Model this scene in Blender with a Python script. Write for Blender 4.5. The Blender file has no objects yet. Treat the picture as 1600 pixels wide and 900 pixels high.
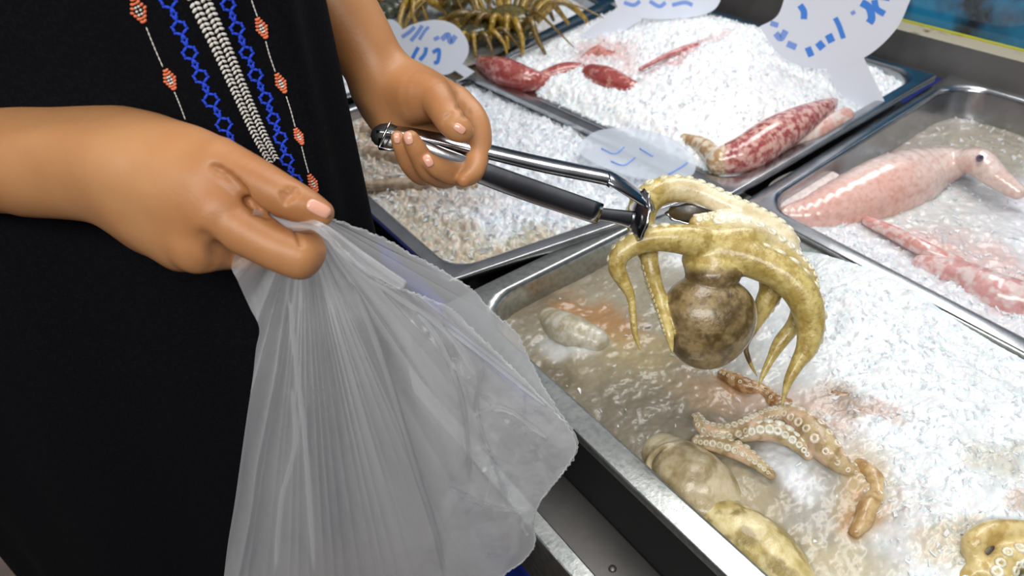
import bpy, math, random
import numpy as np
from mathutils import Matrix, Vector
from mathutils.bvhtree import BVHTree
random.seed(7); RNG = np.random.default_rng(11)
SC = bpy.context.scene

# ------------------------------------------------------------------ camera, world, lights, exposure
F = 1154.3; H = 0.48
_du = np.array([-1000., 825., -F]); _du /= np.linalg.norm(_du)
_dv = np.array([2268., 1134., -F]); _dv -= _du*(_dv@_du); _dv /= np.linalg.norm(_dv)
M = np.array([_dv, _du, np.cross(_dv, _du)])          # rows: world axes seen from the camera
CAM = np.array([0., 0., H])
cd = bpy.data.cameras.new('camera'); cam = bpy.data.objects.new('camera', cd); SC.collection.objects.link(cam)
cd.sensor_width = 36; cd.lens = F*36/1600; cd.clip_start = .02; cd.clip_end = 30
cam.matrix_world = Matrix.Translation(CAM) @ Matrix(M.tolist()).to_4x4()
cd.dof.use_dof = True; cd.dof.focus_distance = .52; cd.dof.aperture_fstop = 9
SC.camera = cam
SC.view_settings.view_transform = 'Standard'; SC.view_settings.look = 'None'
SC.view_settings.gamma = 1; SC.view_settings.use_curve_mapping = False
SC.view_settings.exposure = 0.0

wd = bpy.data.worlds.new('world'); SC.world = wd; wd.use_nodes = True
wn = wd.node_tree; wn.nodes.clear()
wo = wn.nodes.new('ShaderNodeOutputWorld'); wb = wn.nodes.new('ShaderNodeBackground')
tc = wn.nodes.new('ShaderNodeTexCoord'); sp = wn.nodes.new('ShaderNodeSeparateXYZ'); rp = wn.nodes.new('ShaderNodeValToRGB')
nz = wn.nodes.new('ShaderNodeTexNoise'); nz.inputs['Scale'].default_value = 3.5
mx = wn.nodes.new('ShaderNodeMath'); mx.operation = 'MULTIPLY_ADD'; mx.inputs[1].default_value = .5
wn.links.new(tc.outputs['Generated'], sp.inputs[0]); wn.links.new(tc.outputs['Generated'], nz.inputs['Vector'])
wn.links.new(nz.outputs['Fac'], mx.inputs[0]); wn.links.new(sp.outputs['Z'], mx.inputs[2])
wn.links.new(mx.outputs[0], rp.inputs[0]); wn.links.new(rp.outputs[0], wb.inputs[0]); wn.links.new(wb.outputs[0], wo.inputs[0])
rp.color_ramp.elements[0].position = .2; rp.color_ramp.elements[0].color = (.03, .03, .035, 1)
rp.color_ramp.elements[1].position = 1.2; rp.color_ramp.elements[1].color = (.78, .8, .84, 1)
e = rp.color_ramp.elements.new(.55); e.color = (.12, .12, .14, 1)
wb.inputs[1].default_value = .42

def area(name, loc, target, sx, sy, watts, col):
    l = bpy.data.lights.new(name, 'AREA'); l.shape = 'RECTANGLE'; l.size = sx; l.size_y = sy; l.energy = watts; l.color = col
    o = bpy.data.objects.new(name, l); SC.collection.objects.link(o)
    o.location = loc; o.rotation_euler = (Vector(target)-Vector(loc)).to_track_quat('-Z', 'Y').to_euler()
    return o
area('tube_lamp_over_counter', (.95, .55, 1.25), (.55, .45, 0),   .35, 1.6, 15, (1, .99, .97))
area('tube_lamp_over_aisle', (-.5, -.45, 1.25), (.15, .4, .05), 1.3, .45, 21, (1, .97, .93))

# ------------------------------------------------------------------ projection helpers
def ray(px, py):
    return M @ np.array([(px-800)/F, -(py-450)/F, -1.])
def W(px, py, d): return CAM + ray(px, py)*d                 # point seen at (px,py) at depth d
def dz(px, py, z): return (z-H)/ray(px, py)[2]               # depth of the level z there
def Z(px, py, z=0.): return W(px, py, dz(px, py, z))
def pix(P):
    c = (np.asarray(P)-CAM) @ M
    return 800+F*c[..., 0]/-c[..., 2], 450-F*c[..., 1]/-c[..., 2], -c[..., 2]
def vdepth(px0, py0, d0, px, py):                            # depth at (px,py) of the upright plane through (px0,py0,d0), facing the camera
    n = ray(px0, py0).copy(); n[2] = 0
    return d0*(ray(px0, py0)@n)/(ray(px, py)@n)

# ------------------------------------------------------------------ object helpers
def tag(o, label=None, cat=None, group=None, kind=None):
    if label: o['label'] = label
    if cat: o['category'] = cat
    if group: o['group'] = group
    if kind: o['kind'] = kind
    return o
def empty(name, loc, label, cat, group=None):
    o = bpy.data.objects.new(name, None); o.location = loc; o.empty_display_size = .05
    SC.collection.objects.link(o); tag(o, label, cat, group); return o
def mk(name, v, f, mat, parent=None, smooth=True, col=None, mats=None, mi=None, origin=None):
    v = np.asarray(v, float)
    og = np.array(parent.location) if parent is not None and parent.type == 'EMPTY' else (np.array(parent['og']) if parent is not None else None)
    if og is None: og = origin if origin is not None else np.array([v[:, 0].mean(), v[:, 1].mean(), v[:, 2].min()])
    me = bpy.data.meshes.new(name); me.from_pydata((v-og).tolist(), [], [list(map(int, q)) for q in f] if not isinstance(f, np.ndarray) else f.tolist())
    me.materials.append(mat)
    for m in (mats or []): me.materials.append(m)
    if mi is not None: me.polygons.foreach_set('material_index', np.asarray(mi, np.int32))
    if smooth is True: me.polygons.foreach_set('use_smooth', np.ones(len(me.polygons), bool))
    elif smooth is not False: me.polygons.foreach_set('use_smooth', np.asarray(smooth, bool))
    if col is not None:
        a = me.color_attributes.new('Col', 'FLOAT_COLOR', 'POINT')
        c = np.ones((len(v), 4), np.float32); c[:, :np.asarray(col).shape[1]] = col
        a.data.foreach_set('color', c.ravel())
    me.update()
    o = bpy.data.objects.new(name, me); SC.collection.objects.link(o)
    if parent is not None:
        o.parent = parent
        if parent.type != 'EMPTY': pass
    else: o.location = og
    o['og'] = [float(x) for x in og]
    return o
def part_origin_fix():
    for o in bpy.data.objects:
        if 'og' in o.keys(): del o['og']
class MB:
    def __init__(s): s.v = []; s.f = []; s.c = []; s.n = 0
    def add(s, v, f, c=None):
        v = np.asarray(v, float); s.v.append(v)
        for q in (f.tolist() if isinstance(f, np.ndarray) else f): s.f.append([i+s.n for i in q])
        s.c.append(np.broadcast_to(np.asarray(c if c is not None else (1, 1, 1), float), (len(v), 3)) if c is None or np.ndim(c) == 1 else np.asarray(c))
        s.n += len(v); return s
    def build(s, name, mat, parent=None, smooth=True, color=False, **k):
        return mk(name, np.vstack(s.v), s.f, mat, parent, smooth, np.vstack(s.c) if color else None, **k)
def prism(poly, n, t):                                        # polygon (world pts) thickened by t along n
    P = np.asarray(poly, float); n = np.asarray(n, float); n = n/np.linalg.norm(n); k = len(P)
    v = np.vstack([P, P+n*t]); f = [list(range(k))[::-1], [i+k for i in range(k)]]+[[i, (i+1) % k, (i+1) % k+k, i+k] for i in range(k)]
    return v, f
def box(x0, x1, y0, y1, z0, z1):
    return prism([(x0, y0, z0), (x1, y0, z0), (x1, y1, z0), (x0, y1, z0)], (0, 0, 1), z1-z0)
def crom(P, n=6):
    P = np.asarray(P, float); P = np.vstack([2*P[0]-P[1], P, 2*P[-1]-P[-2]]); out = []
    for i in range(1, len(P)-2):
        for t in np.arange(n)/n:
            a, b, c, d = P[i-1:i+3]
            out.append(.5*((2*b)+(c-a)*t+(2*a-5*b+4*c-d)*t*t+(3*b-a-3*c+d)*t**3))
    out.append(P[-2]); return np.array(out)
def tube(P, R, n=8, caps=True):
    P = np.asarray(P, float); R = np.broadcast_to(R, len(P)); T = np.gradient(P, axis=0); T /= np.linalg.norm(T, axis=1)[:, None]+1e-12
    u = np.cross(T[0], [0.3, .2, 1]); u /= np.linalg.norm(u); v = []
    for i in range(len(P)):
        u = u-T[i]*(u@T[i]); u /= np.linalg.norm(u); w = np.cross(T[i], u)
        a = np.arange(n)*2*math.pi/n
        v.append(P[i]+R[i]*(np.cos(a)[:, None]*u+np.sin(a)[:, None]*w))
    v = np.vstack(v); f = [[i*n+j, i*n+(j+1) % n, (i+1)*n+(j+1) % n, (i+1)*n+j] for i in range(len(P)-1) for j in range(n)]
    if caps: f += [list(range(n))[::-1], [(len(P)-1)*n+j for j in range(n)]]
    return v, f
def frame(t, up):
    t = np.asarray(t, float); t = t/np.linalg.norm(t); u = np.asarray(up, float)-t*(np.asarray(up)@t); u /= np.linalg.norm(u)+1e-12
    return t, u, np.cross(t, u)
def ball(c, r3, ax=None, nu=8, nv=5):
    ax = np.eye(3) if ax is None else np.asarray(ax); v = []
    for i in range(nv+1):
        p = math.pi*i/nv
        for j in range(nu):
            a = 2*math.pi*j/nu; v.append((math.sin(p)*math.cos(a), math.sin(p)*math.sin(a), math.cos(p)))
    v = (np.array(v)*r3)@ax+c
    return v, [[i*nu+j, i*nu+(j+1) % nu, (i+1)*nu+(j+1) % nu, (i+1)*nu+j] for i in range(nv) for j in range(nu)]

# ------------------------------------------------------------------ implicit surfaces (organic bodies)
class Field:
    def __init__(s, lo, hi, h):
        s.lo = np.asarray(lo, float); s.h = h; s.n = np.ceil((np.asarray(hi)-s.lo)/h).astype(int)+1
        s.F = np.full(s.n, 9e-2, np.float32)
    def _sub(s, lo, hi):
        a = np.clip(np.floor((lo-s.lo)/s.h).astype(int), 0, s.n); b = np.clip(np.ceil((hi-s.lo)/s.h).astype(int)+1, 0, s.n)
        sl = tuple(slice(x, y) for x, y in zip(a, b))
        g = [((np.arange(x, y))*s.h+l).astype(np.float32) for x, y, l in zip(a, b, s.lo)]
        return sl, np.meshgrid(*g, indexing='ij', sparse=True)
    def _mix(s, sl, d, k, sub):
        A = s.F[sl]
        if A.size == 0: return
        if sub:
            A2 = -A; hh = np.maximum(k-np.abs(A2-d), 0)/k; s.F[sl] = -(np.minimum(A2, d)-hh*hh*k*.25)
        else:
            hh = np.maximum(k-np.abs(A-d), 0)/k; s.F[sl] = np.minimum(A, d)-hh*hh*k*.25
    def cone(s, a, ra, b, rb, k=.004, sub=False):
        a = np.asarray(a, float); b = np.asarray(b, float); m = max(ra, rb)+k*1.2+2*s.h
        sl, (X, Y, Zz) = s._sub(np.minimum(a, b)-m, np.maximum(a, b)+m)
        ab = b-a; L = max(ab@ab, 1e-12)
        t = np.clip(((X-a[0])*ab[0]+(Y-a[1])*ab[1]+(Zz-a[2])*ab[2])/L, 0, 1)
        d = np.sqrt((X-a[0]-t*ab[0])**2+(Y-a[1]-t*ab[1])**2+(Zz-a[2]-t*ab[2])**2)-(ra+t*(rb-ra))
        s._mix(sl, d.astype(np.float32), k, sub)
    def ell(s, c, r, ax=None, k=.004, sub=False):
        c = np.asarray(c, float); r = np.asarray(r, float); ax = np.eye(3) if ax is None else np.asarray(ax); m = r.max()+k+2*s.h
        sl, (X, Y, Zz) = s._sub(c-m, c+m)
        q = [((X-c[0])*ax[i][0]+(Y-c[1])*ax[i][1]+(Zz-c[2])*ax[i][2]) for i in range(3)]
        k0 = np.sqrt(sum((q[i]/r[i])**2 for i in range(3))); k1 = np.sqrt(sum((q[i]/r[i]**2)**2 for i in range(3)))+1e-6
        s._mix(sl, (k0*(k0-1)/k1).astype(np.float32), k, sub)
    def chain(s, pts, k=.004, n=4, sub=False):                # pts rows x,y,z,r
        q = crom(pts, n); m = q[:, 3].max()+k*1.2+2*s.h
        a0 = np.clip(np.floor((q[:, :3].min(0)-m-s.lo)/s.h).astype(int), 0, s.n-1); b0 = np.clip(np.ceil((q[:, :3].max(0)+m-s.lo)/s.h).astype(int), a0+1, s.n-1)
        t = Field.__new__(Field); t.lo = s.lo+a0*s.h; t.h = s.h; t.n = b0-a0+1; t.F = np.full(t.n, 9e-2, np.float32)
        for a, b in zip(q[:-1], q[1:]): t.cone(a[:3], max(a[3], 0.0004), b[:3], max(b[3], .0004), 1e-5)
        sl = tuple(slice(x, y+1) for x, y in zip(a0, b0)); s._mix(sl, t.F, k, sub)
    def merge(s, o, k=.001):
        hh = np.maximum(k-np.abs(s.F-o.F), 0)/k; s.F = np.minimum(s.F, o.F)-hh*hh*k*.25
    def front(s, px, py, d0=.25, d1=.9):
        ds = np.arange(d0, d1, s.h*.5); P = CAM+ray(px, py)[None]*ds[:, None]
        I = np.round((P-s.lo)/s.h).astype(int); ok = np.all((I >= 0) & (I < s.n), axis=1)
        val = np.full(len(ds), 1.); val[ok] = s.F[I[ok, 0], I[ok, 1], I[ok, 2]]
        j = np.argmax(val < 0); return ds[j] if val[j] < 0 else None
    def mesh(s):
        F_ = s.F; n = np.array(F_.shape)-1; ins = F_ < 0
        acc = np.zeros((*n, 3), np.float32); cnt = np.zeros(n, np.float32)
        quads = []
        idx = np.full(n, -1, np.int64)
        crosses = []
        for ax in range(3):
            s0 = [slice(None)]*3; s1 = [slice(None)]*3; s0[ax] = slice(0, -1); s1[ax] = slice(1, None)
            A = F_[tuple(s0)]; B = F_[tuple(s1)]; cr = (A < 0) != (B < 0)
            I = np.argwhere(cr); a = A[cr]; b = B[cr]; t = a/(a-b)
            P = I.astype(np.float32); P[:, ax] += t
            o1, o2 = [(1, 2), (2, 0), (0, 1)][ax]
            for d1 in (0, -1):
                for d2 in (0, -1):
                    C = I.copy(); C[:, o1] += d1; C[:, o2] += d2
                    ok = np.all((C >= 0) & (C < n), axis=1)
                    np.add.at(acc, tuple(C[ok].T), P[ok]); np.add.at(cnt, tuple(C[ok].T), 1)
            crosses.append((I, a < 0, o1, o2))
        cells = cnt > 0; idx[cells] = np.arange(cells.sum())
        V = acc[cells]/cnt[cells][:, None]*s.h+s.lo
        for I, neg, o1, o2 in crosses:
            ok = (I[:, o1] > 0) & (I[:, o2] > 0) & (I[:, o1] < n[o1]) & (I[:, o2] < n[o2]); I = I[ok]; neg = neg[ok]
            q = []
            for d1, d2 in ((-1, -1), (0, -1), (0, 0), (-1, 0)):
                C = I.copy(); C[:, o1] += d1; C[:, o2] += d2; q.append(idx[tuple(C.T)])
            q = np.array(q).T; q[~neg] = q[~neg][:, ::-1]; quads.append(q)
        return V.astype(float), np.vstack(quads)
def relax(V, Fq, it=3, lam=.5):
    e = np.vstack([Fq[:, [0, 1]], Fq[:, [1, 2]], Fq[:, [2, 3]], Fq[:, [3, 0]]]); e = np.vstack([e, e[:, ::-1]])
    dg = np.bincount(e[:, 0], minlength=len(V))[:, None]+1e-9
    for _ in range(it):
        S = np.stack([np.bincount(e[:, 0], V[e[:, 1], i], len(V)) for i in range(3)], 1)
        V = V+lam*(S/dg-V)
    return V
def blur(F_, it=2):
    for _ in range(it):
        for ax in range(3):
            a = np.moveaxis(F_, ax, 0); b = a.copy(); b[1:-1] = (a[:-2]+2*a[1:-1]+a[2:])*.25; F_[...] = np.moveaxis(b, 0, ax)
def bounds(P, m=.02):
    P = np.asarray(P)[:, :3]; return P.min(0)-m, P.max(0)+m

# ------------------------------------------------------------------ noise on arrays
_T = RNG.random((256, 256))
def vn(x, y):
    xi = np.floor(x).astype(int); yi = np.floor(y).astype(int); fx = x-xi; fy = y-yi
    fx = fx*fx*(3-2*fx); fy = fy*fy*(3-2*fy); g = lambda a, b: _T[a % 256, b % 256]
    return (g(xi, yi)*(1-fx)+g(xi+1, yi)*fx)*(1-fy)+(g(xi, yi+1)*(1-fx)+g(xi+1, yi+1)*fx)*fy
def fbm(x, y, o=4):
    s = 0; a = .5
    for i in range(o): s = s+a*vn(x+17.3*i, y+5.1*i); x = x*2.03; y = y*2.03; a *= .5
    return s
def facets(x, y):                                             # tilted crystal plates, one plane for each cell
    xi = np.floor(x).astype(int); yi = np.floor(y).astype(int); best = np.full(x.shape, 9.); out = np.zeros(x.shape)
    for i in (-1, 0, 1):
        for j in (-1, 0, 1):
            a = (xi+i) % 256; b = (yi+j) % 256
            dx = x-(xi+i+_T[a, b]); dy = y-(yi+j+_T[b, (a+77) % 256]); d = dx*dx+dy*dy
            h = _T[(a+31) % 256, b]*.7+(dx*(_T[a, (b+9) % 256]-.5)+dy*(_T[(a+5) % 256, b]-.5))*2.2
            m = d < best; best = np.where(m, d, best); out = np.where(m, h, out)
    return out
_T3 = RNG.random((64, 64, 64))
def vn3(P):
    I = np.floor(P).astype(int); f = P-I; f = f*f*(3-2*f); r = 0
    for i in (0, 1):
        for j in (0, 1):
            for k in (0, 1):
                w = (f[:, 0] if i else 1-f[:, 0])*(f[:, 1] if j else 1-f[:, 1])*(f[:, 2] if k else 1-f[:, 2])
                r = r+w*_T3[(I[:, 0]+i) % 64, (I[:, 1]+j) % 64, (I[:, 2]+k) % 64]
    return r
def n3(P, sc):
    s = 0; a = .52; Q = np.asarray(P)*sc+7.7
    for _ in range(4): s = s+a*vn3(Q); Q = Q[:, [1, 2, 0]]*2.05+3.1; a *= .5
    return s

# ------------------------------------------------------------------ materials
def srgb(r, g, b):
    return tuple((c/255/12.92 if c/255 <= .04045 else ((c/255+.055)/1.055)**2.4) for c in (r, g, b))
def pm(name, base=(.8, .8, .8), rough=.5, metal=0, noise=None, bump=None, attr=False, **kw):
    m = bpy.data.materials.new(name); m.use_nodes = True; nt = m.node_tree; N = nt.nodes; L = nt.links; b = N['Principled BSDF']
    b.inputs['Base Color'].default_value = (*base, 1); b.inputs['Roughness'].default_value = rough; b.inputs['Metallic'].default_value = metal
    for k, v in kw.items():
        k = k.replace('_', ' ')
        b.inputs[k].default_value = (*v, 1) if isinstance(v, tuple) and len(v) == 3 and 'Radius' not in k else v
    t = N.new('ShaderNodeTexCoord')
    src = None
    if attr:
        a = N.new('ShaderNodeVertexColor'); a.layer_name = 'Col'; src = a.outputs['Color']
    if noise:                                                  # (scale, colour 2, lo, hi)
        n = N.new('ShaderNodeTexNoise'); n.inputs['Scale'].default_value = noise[0]; n.inputs['Detail'].default_value = 5
        L.new(t.outputs['Object'], n.inputs['Vector'])
        r = N.new('ShaderNodeMapRange'); r.inputs[1].default_value = noise[2]; r.inputs[2].default_value = noise[3]; L.new(n.outputs['Fac'], r.inputs[0])
        x = N.new('ShaderNodeMix'); x.data_type = 'RGBA'; L.new(r.outputs[0], x.inputs[0])
        if attr: x.blend_type = 'MULTIPLY'
        if src: L.new(src, x.inputs[6])
        else: x.inputs[6].default_value = (*base, 1)
        x.inputs[7].default_value = (*noise[1], 1); src = x.outputs[2]
    if src: L.new(src, b.inputs['Base Color'])
    if bump:                                                   # (scale, strength, distance)
        n = N.new('ShaderNodeTexNoise'); n.inputs['Scale'].default_value = bump[0]; n.inputs['Detail'].default_value = 6
        L.new(t.outputs['Object'], n.inputs['Vector'])
        u = N.new('ShaderNodeBump'); u.inputs['Strength'].default_value = bump[1]; u.inputs['Distance'].default_value = bump[2]
        L.new(n.outputs['Fac'], u.inputs['Height']); L.new(u.outputs[0], b.inputs['Normal'])
    return m
m_steel = pm('brushed_steel', (.48, .49, .51), .24, 1, noise=(40, (.38, .39, .40), .4, .7), bump=(60, .10, .0006))
m_steel_worn = pm('worn_steel', (.50, .51, .49), .32, 1, noise=(160, (.34, .37, .36), .42, .7), bump=(300, .3, .0004))
m_steel_dark = pm('dull_steel', (.20, .19, .18), .45, .9, noise=(12, (.12, .115, .11), .4, .7), bump=(80, .2, .001))
m_tong = pm('tong_steel', (.44, .45, .47), .2, 1, noise=(30, (.34, .34, .36), .45, .6), bump=(150, .2, .0004))
m_blue = pm('blue_paint', srgb(20, 50, 150), .35, noise=(20, srgb(15, 30, 100), .4, .7))
m_teal = pm('teal_panel', srgb(8, 120, 165), .15, noise=(14, srgb(3, 22, 34), .42, .62), Coat_Weight=1.)
m_beige = pm('rusty_white_edge', srgb(190, 182, 160), .6, noise=(25, srgb(120, 80, 40), .58, .7))
m_yellow = pm('yellow_edge', srgb(190, 190, 60), .5)
m_floor = pm('floor_tiles', srgb(150, 130, 115), .5, noise=(3, srgb(110, 95, 88), .4, .6))
m_skin = pm('skin', srgb(186, 136, 92), .42, noise=(14, srgb(166, 112, 70), .35, .68), bump=(520, .22, .0006), attr=False,
            Subsurface_Weight=.12, Subsurface_Scale=.01, Specular_IOR_Level=.35)
m_skin.node_tree.nodes['Principled BSDF'].inputs['Subsurface Radius'].default_value = (1, .35, .15)
m_nail = pm('fingernail', srgb(226, 168, 146), .2, Coat_Weight=.4)
m_hair = pm('hair', (.012, .01, .009), .4, bump=(300, .5, .002))
m_cloth = pm('black_cloth', (.0022, .0024, .004), .9, noise=(500, (.005, .006, .009), .45, .75), bump=(900, .4, .0006), Specular_IOR_Level=.12)
m_thr_w = pm('white_thread', srgb(225, 222, 215), .8); m_thr_b = pm('blue_thread', srgb(30, 70, 215), .7)
m_thr_c = pm('coral_thread', srgb(235, 125, 85), .8)
m_octo = pm('octopus_skin', rough=.3, attr=True, noise=(120, (.82, .78, .66), .45, .65), bump=(330, .55, .0012), Coat_Weight=.4, Coat_Roughness=.12,
            Subsurface_Weight=.12, Subsurface_Scale=.006)
m_flesh = pm('wet_flesh', rough=.22, attr=True, noise=(160, (.86, .8, .76), .45, .65), bump=(220, .3, .0008), Coat_Weight=.7, Coat_Roughness=.1)
m_shell = pm('crustacean_shell', rough=.25, attr=True, noise=(220, (.4, .38, .2), .4, .65), bump=(300, .5, .001), Coat_Weight=.5)
m_sign = pm('sign_plastic', srgb(232, 238, 250), .45, Transmission_Weight=.0)
m_ink = pm('blue_marker', srgb(70, 140, 235), .6); m_ink2 = pm('faded_marker', srgb(130, 165, 235), .6)
m_ice = pm('ice_and_slush', rough=.3, attr=True, noise=(90, (.93, .94, .95), .45, .6), bump=(420, .3, .001), Coat_Weight=.2, Coat_Roughness=.12,
           Subsurface_Weight=.4, Subsurface_Scale=.012)
m_flake = pm('ice_flakes', (.90, .92, .95), .3, Alpha=.7)
m_wall_shade = pm('wall_and_shade_black', (.01, .01, .011), .5)  # near-black; shade is put into the colour of wall, deck and hinge
def film():
    m = bpy.data.materials.new('thin_plastic_film'); m.use_nodes = True; nt = m.node_tree; N = nt.nodes; L = nt.links; N.clear()
    o = N.new('ShaderNodeOutputMaterial'); tr = N.new('ShaderNodeBsdfTransparent'); di = N.new('ShaderNodeBsdfDiffuse'); tl = N.new('ShaderNodeBsdfTranslucent')
    gl = N.new('ShaderNodeBsdfGlossy'); gl.inputs['Roughness'].default_value = .2
    for n in (di, tl): n.inputs[0].default_value = (.93, .95, .98, 1)
    a = N.new('ShaderNodeMixShader'); a.inputs[0].default_value = .45; L.new(di.outputs[0], a.inputs[1]); L.new(tl.outputs[0], a.inputs[2])
    lw = N.new('ShaderNodeLayerWeight'); lw.inputs[0].default_value = .35
    b = N.new('ShaderNodeMixShader'); fr = N.new('ShaderNodeMapRange'); fr.inputs[1].default_value = .1; fr.inputs[3].default_value = .10; fr.inputs[4].default_value = .5; L.new(lw.outputs['Facing'], fr.inputs[0]); L.new(fr.outputs[0], b.inputs[0]); L.new(a.outputs[0], b.inputs[1]); L.new(gl.outputs[0], b.inputs[2])
    mr = N.new('ShaderNodeMapRange'); mr.inputs[3].default_value = .22; mr.inputs[4].default_value = .95; L.new(lw.outputs['Facing'], mr.inputs[0])
    c = N.new('ShaderNodeMixShader'); L.new(mr.outputs[0], c.inputs[0]); L.new(tr.outputs[0], c.inputs[1]); L.new(b.outputs[0], c.inputs[2])
    t = N.new('ShaderNodeTexCoord'); n = N.new('ShaderNodeTexNoise'); n.inputs['Scale'].default_value = 55; n.inputs['Detail'].default_value = 6; n.inputs['Distortion'].default_value = .6
    L.new(t.outputs['Object'], n.inputs['Vector'])
    u = N.new('ShaderNodeBump'); u.inputs['Strength'].default_value = .3; u.inputs['Distance'].default_value = .003; L.new(n.outputs['Fac'], u.inputs['Height'])
    for q in (di, tl, gl): L.new(u.outputs[0], q.inputs['Normal'])
    L.new(c.outputs[0], o.inputs[0]); return m
m_film = film()

# ------------------------------------------------------------------ the setting
FLOOR = -.86
v, f = box(-3, 4, -3, 4, FLOOR-.05, FLOOR); tag(mk('floor', v, f, m_floor, smooth=False), kind='structure')
def bx(name, b, mat, parent=None, **k):
    v, f = box(*b); o = mk(name, v, f, mat, parent, smooth=False, **k)
    bv = o.modifiers.new('edge', 'BEVEL'); bv.width = .0015; bv.segments = 2; bv.limit_method = 'ANGLE'; return o
XE = Z(902, 678, 0)[0]                                        # outer edge of the front trays
XB = Z(1500, 121, 0)[0]                                       # back edge of the trays
counter = empty('display_counter', (XE+.4, .5, FLOOR), 'steel seafood display counter with a blue painted body and a low front gutter', 'counter')
bx('cabinet_body', (XE-.066, XB+.3, -.7, 2.4, FLOOR, -.135), m_blue, counter)
bx('gutter_tray', (XE-.064, XE+.004, -.7, 2.4, -.134, -.085), m_steel_dark, counter)
bx('front_rail', (XE-.067, XE-.051, -.7, 2.4, -.134, -.050), m_steel_worn, counter)
bx('inner_wall', (XE+.004, XE+.014, -.7, 2.4, -.135, -.012), m_wall_shade, counter)  # black covers the dark tray side and the shadow under its rim
bx('shade_deck', (XE+.014, XB+.1, -.7, 2.4, -.134, -.112), m_wall_shade, counter)  # black plate stands for the shadow in the gaps between trays
bx('blue_reflection_strip', (XE-.006, XE+.012, Z(850, 600)[1]-.01, 1.5, -.03, -.0115), m_blue, counter)  # added strip: blue reflection of the tray rim drawn as a rail
sc_ = Z(957, 889, -.085); v, f = ball(sc_+[0, 0, .0005], (.0035, .0035, .002), nu=10, nv=6); mk('screw', v, f, m_steel_dark, counter)
# sloping steel back with a rusty white ledge
def strip(p0, p1, q1, q0, t=.01): return prism([p0, p1, q1, q0], np.cross(np.array(p1)-p0, np.array(q0)-p0), -t)
y0, y1 = -.6, 2.6
zb = .036
v, f = strip(np.array([XB+.002, y0, -.01]), np.array([XB+.002, y1, -.01]), np.array([XB+.02, y1, zb]), np.array([XB+.02, y0, zb])); mk('sloping_back', v, f, m_steel_dark, counter, smooth=False)
bx('white_ledge', (XB+.02, XB+.056, y0, y1, zb-.012, zb), m_beige, counter)
bx('yellow_trim', (XB+.056, XB+.059, y0, y1, zb-.012, zb+.003), m_yellow, counter)
pn = bx('back_panel', (XB+.06, XB+.072, y0, y1, zb-.02, zb+.4), m_teal); tag(pn, 'glossy blue-green panel behind the rusty white ledge of the counter', 'panel')

# ------------------------------------------------------------------ trays
def rquad(C, inset, r, n=7):
    C = np.asarray(C, float)[:, :2]; k = 4; out = []
    E = [(C[(i+1) % k]-C[i]) for i in range(k)]; E = [e/np.linalg.norm(e) for e in E]
    Nn = [np.array([-e[1], e[0]]) for e in E]                 # inward for CCW
    P = []
    for i in range(k):
        a, b = (i-1) % k, i
        A = np.array([Nn[a], Nn[b]]); P.append(C[i]+np.linalg.solve(A, [inset, inset]))
    for i in range(k):
        ein, eout = E[(i-1) % k], E[i]; th = math.acos(np.clip(-(ein@eout), -1, 1)); t = r/math.tan(th/2)
        p0 = P[i]-ein*t; p3 = P[i]+eout*t; kap = .5523
        p1 = p0+ein*t*kap; p2 = p3-eout*t*kap
        for s in np.linspace(0, 1, n): out.append((1-s)**3*p0+3*(1-s)**2*s*p1+3*(1-s)*s*s*p2+s**3*p3)
    return np.array(out)
def tray(corners, label, rim=.017, lip=.009, ro=.006, ri=.04, depth=.085, mat=None, z=0., group='steel trays on the counter'):
    C = [c for c in corners]; prof = [(0, -lip, ro), (0, -.0015, ro), (.0015, 0, ro), (rim-.003, .0004, ri*.8), (rim, -.0008, ri*.9), (rim+.003, -.006, ri), (rim+.012, -depth*.85, ri), (rim+.022, -depth, ri*.8)]
    prof2 = [(rim+.024, -depth-.0015, ri*.8), (rim+.010, -depth*.85, ri), (rim+.001, -.006, ri), (rim-.002, -.0025, ri*.8), (.003, -.0025, ro), (.0015, -lip, ro)]
    V = []
    for ins, zz, r in prof+prof2: L = rquad(C, ins, r); V.append(np.column_stack([L, np.full(len(L), z+zz)]))
    n = len(V[0]); k = len(V); np_ = len(prof)
    F_ = [[i*n+j, i*n+(j+1) % n, (i+1)*n+(j+1) % n, (i+1)*n+j] for i in range(np_-1) for j in range(n)]
    F_.append([(np_-1)*n+j for j in range(n)])
    F_.append([np_*n+j for j in range(n)][::-1])
    F_ += [[i*n+j, i*n+(j+1) % n, (i+1)*n+(j+1) % n, (i+1)*n+j] for i in range(np_, k-1) for j in range(n)]
    F_ += [[(k-1)*n+j, (k-1)*n+(j+1) % n, (j+1) % n, j] for j in range(n)]
    o = mk('serving_tray', np.vstack(V), F_, mat or m_steel)
    o.modifiers.new('w', 'WEIGHTED_NORMAL')
    return tag(o, label, 'tray', group)
def zz(*a): return Z(*a)[:2]
ZC = .016                                                     # trays whose rims rest on their neighbours
cA = [np.array([XE, .02]), np.array([zz(1600, 550)[0]+.016, .02]), np.array([zz(1160, 312)[0]+.016, zz(985, 364)[1]+.03]), np.array([XE, zz(742, 455)[1]+.004])]
xD0, xD1 = zz(1158, 316, .002), zz(1600, 549, .002)
dirD = (xD0-xD1)/np.linalg.norm(xD0-xD1)
cD = [xD1-dirD*.12, np.array([XB, .02]), np.array([XB, zz(1462, 128)[1]]), xD0]
cC = [zz(722, 112, ZC), zz(1142, 303, ZC), zz(1466, 116, ZC), zz(985, -22, ZC)]
cB = [zz(698, 440, .008), zz(1150, 286, .008), zz(745, 98, .008), zz(433, 200, .008)]
cE = [zz(712, 128, .012), zz(966, 12, .012), zz(560, -210, .012), zz(420, -90, .012)]
cF = [zz(430, 185, .002), zz(690, 108, .002), zz(400, -90, .002), zz(180, -30, .002)]
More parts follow.
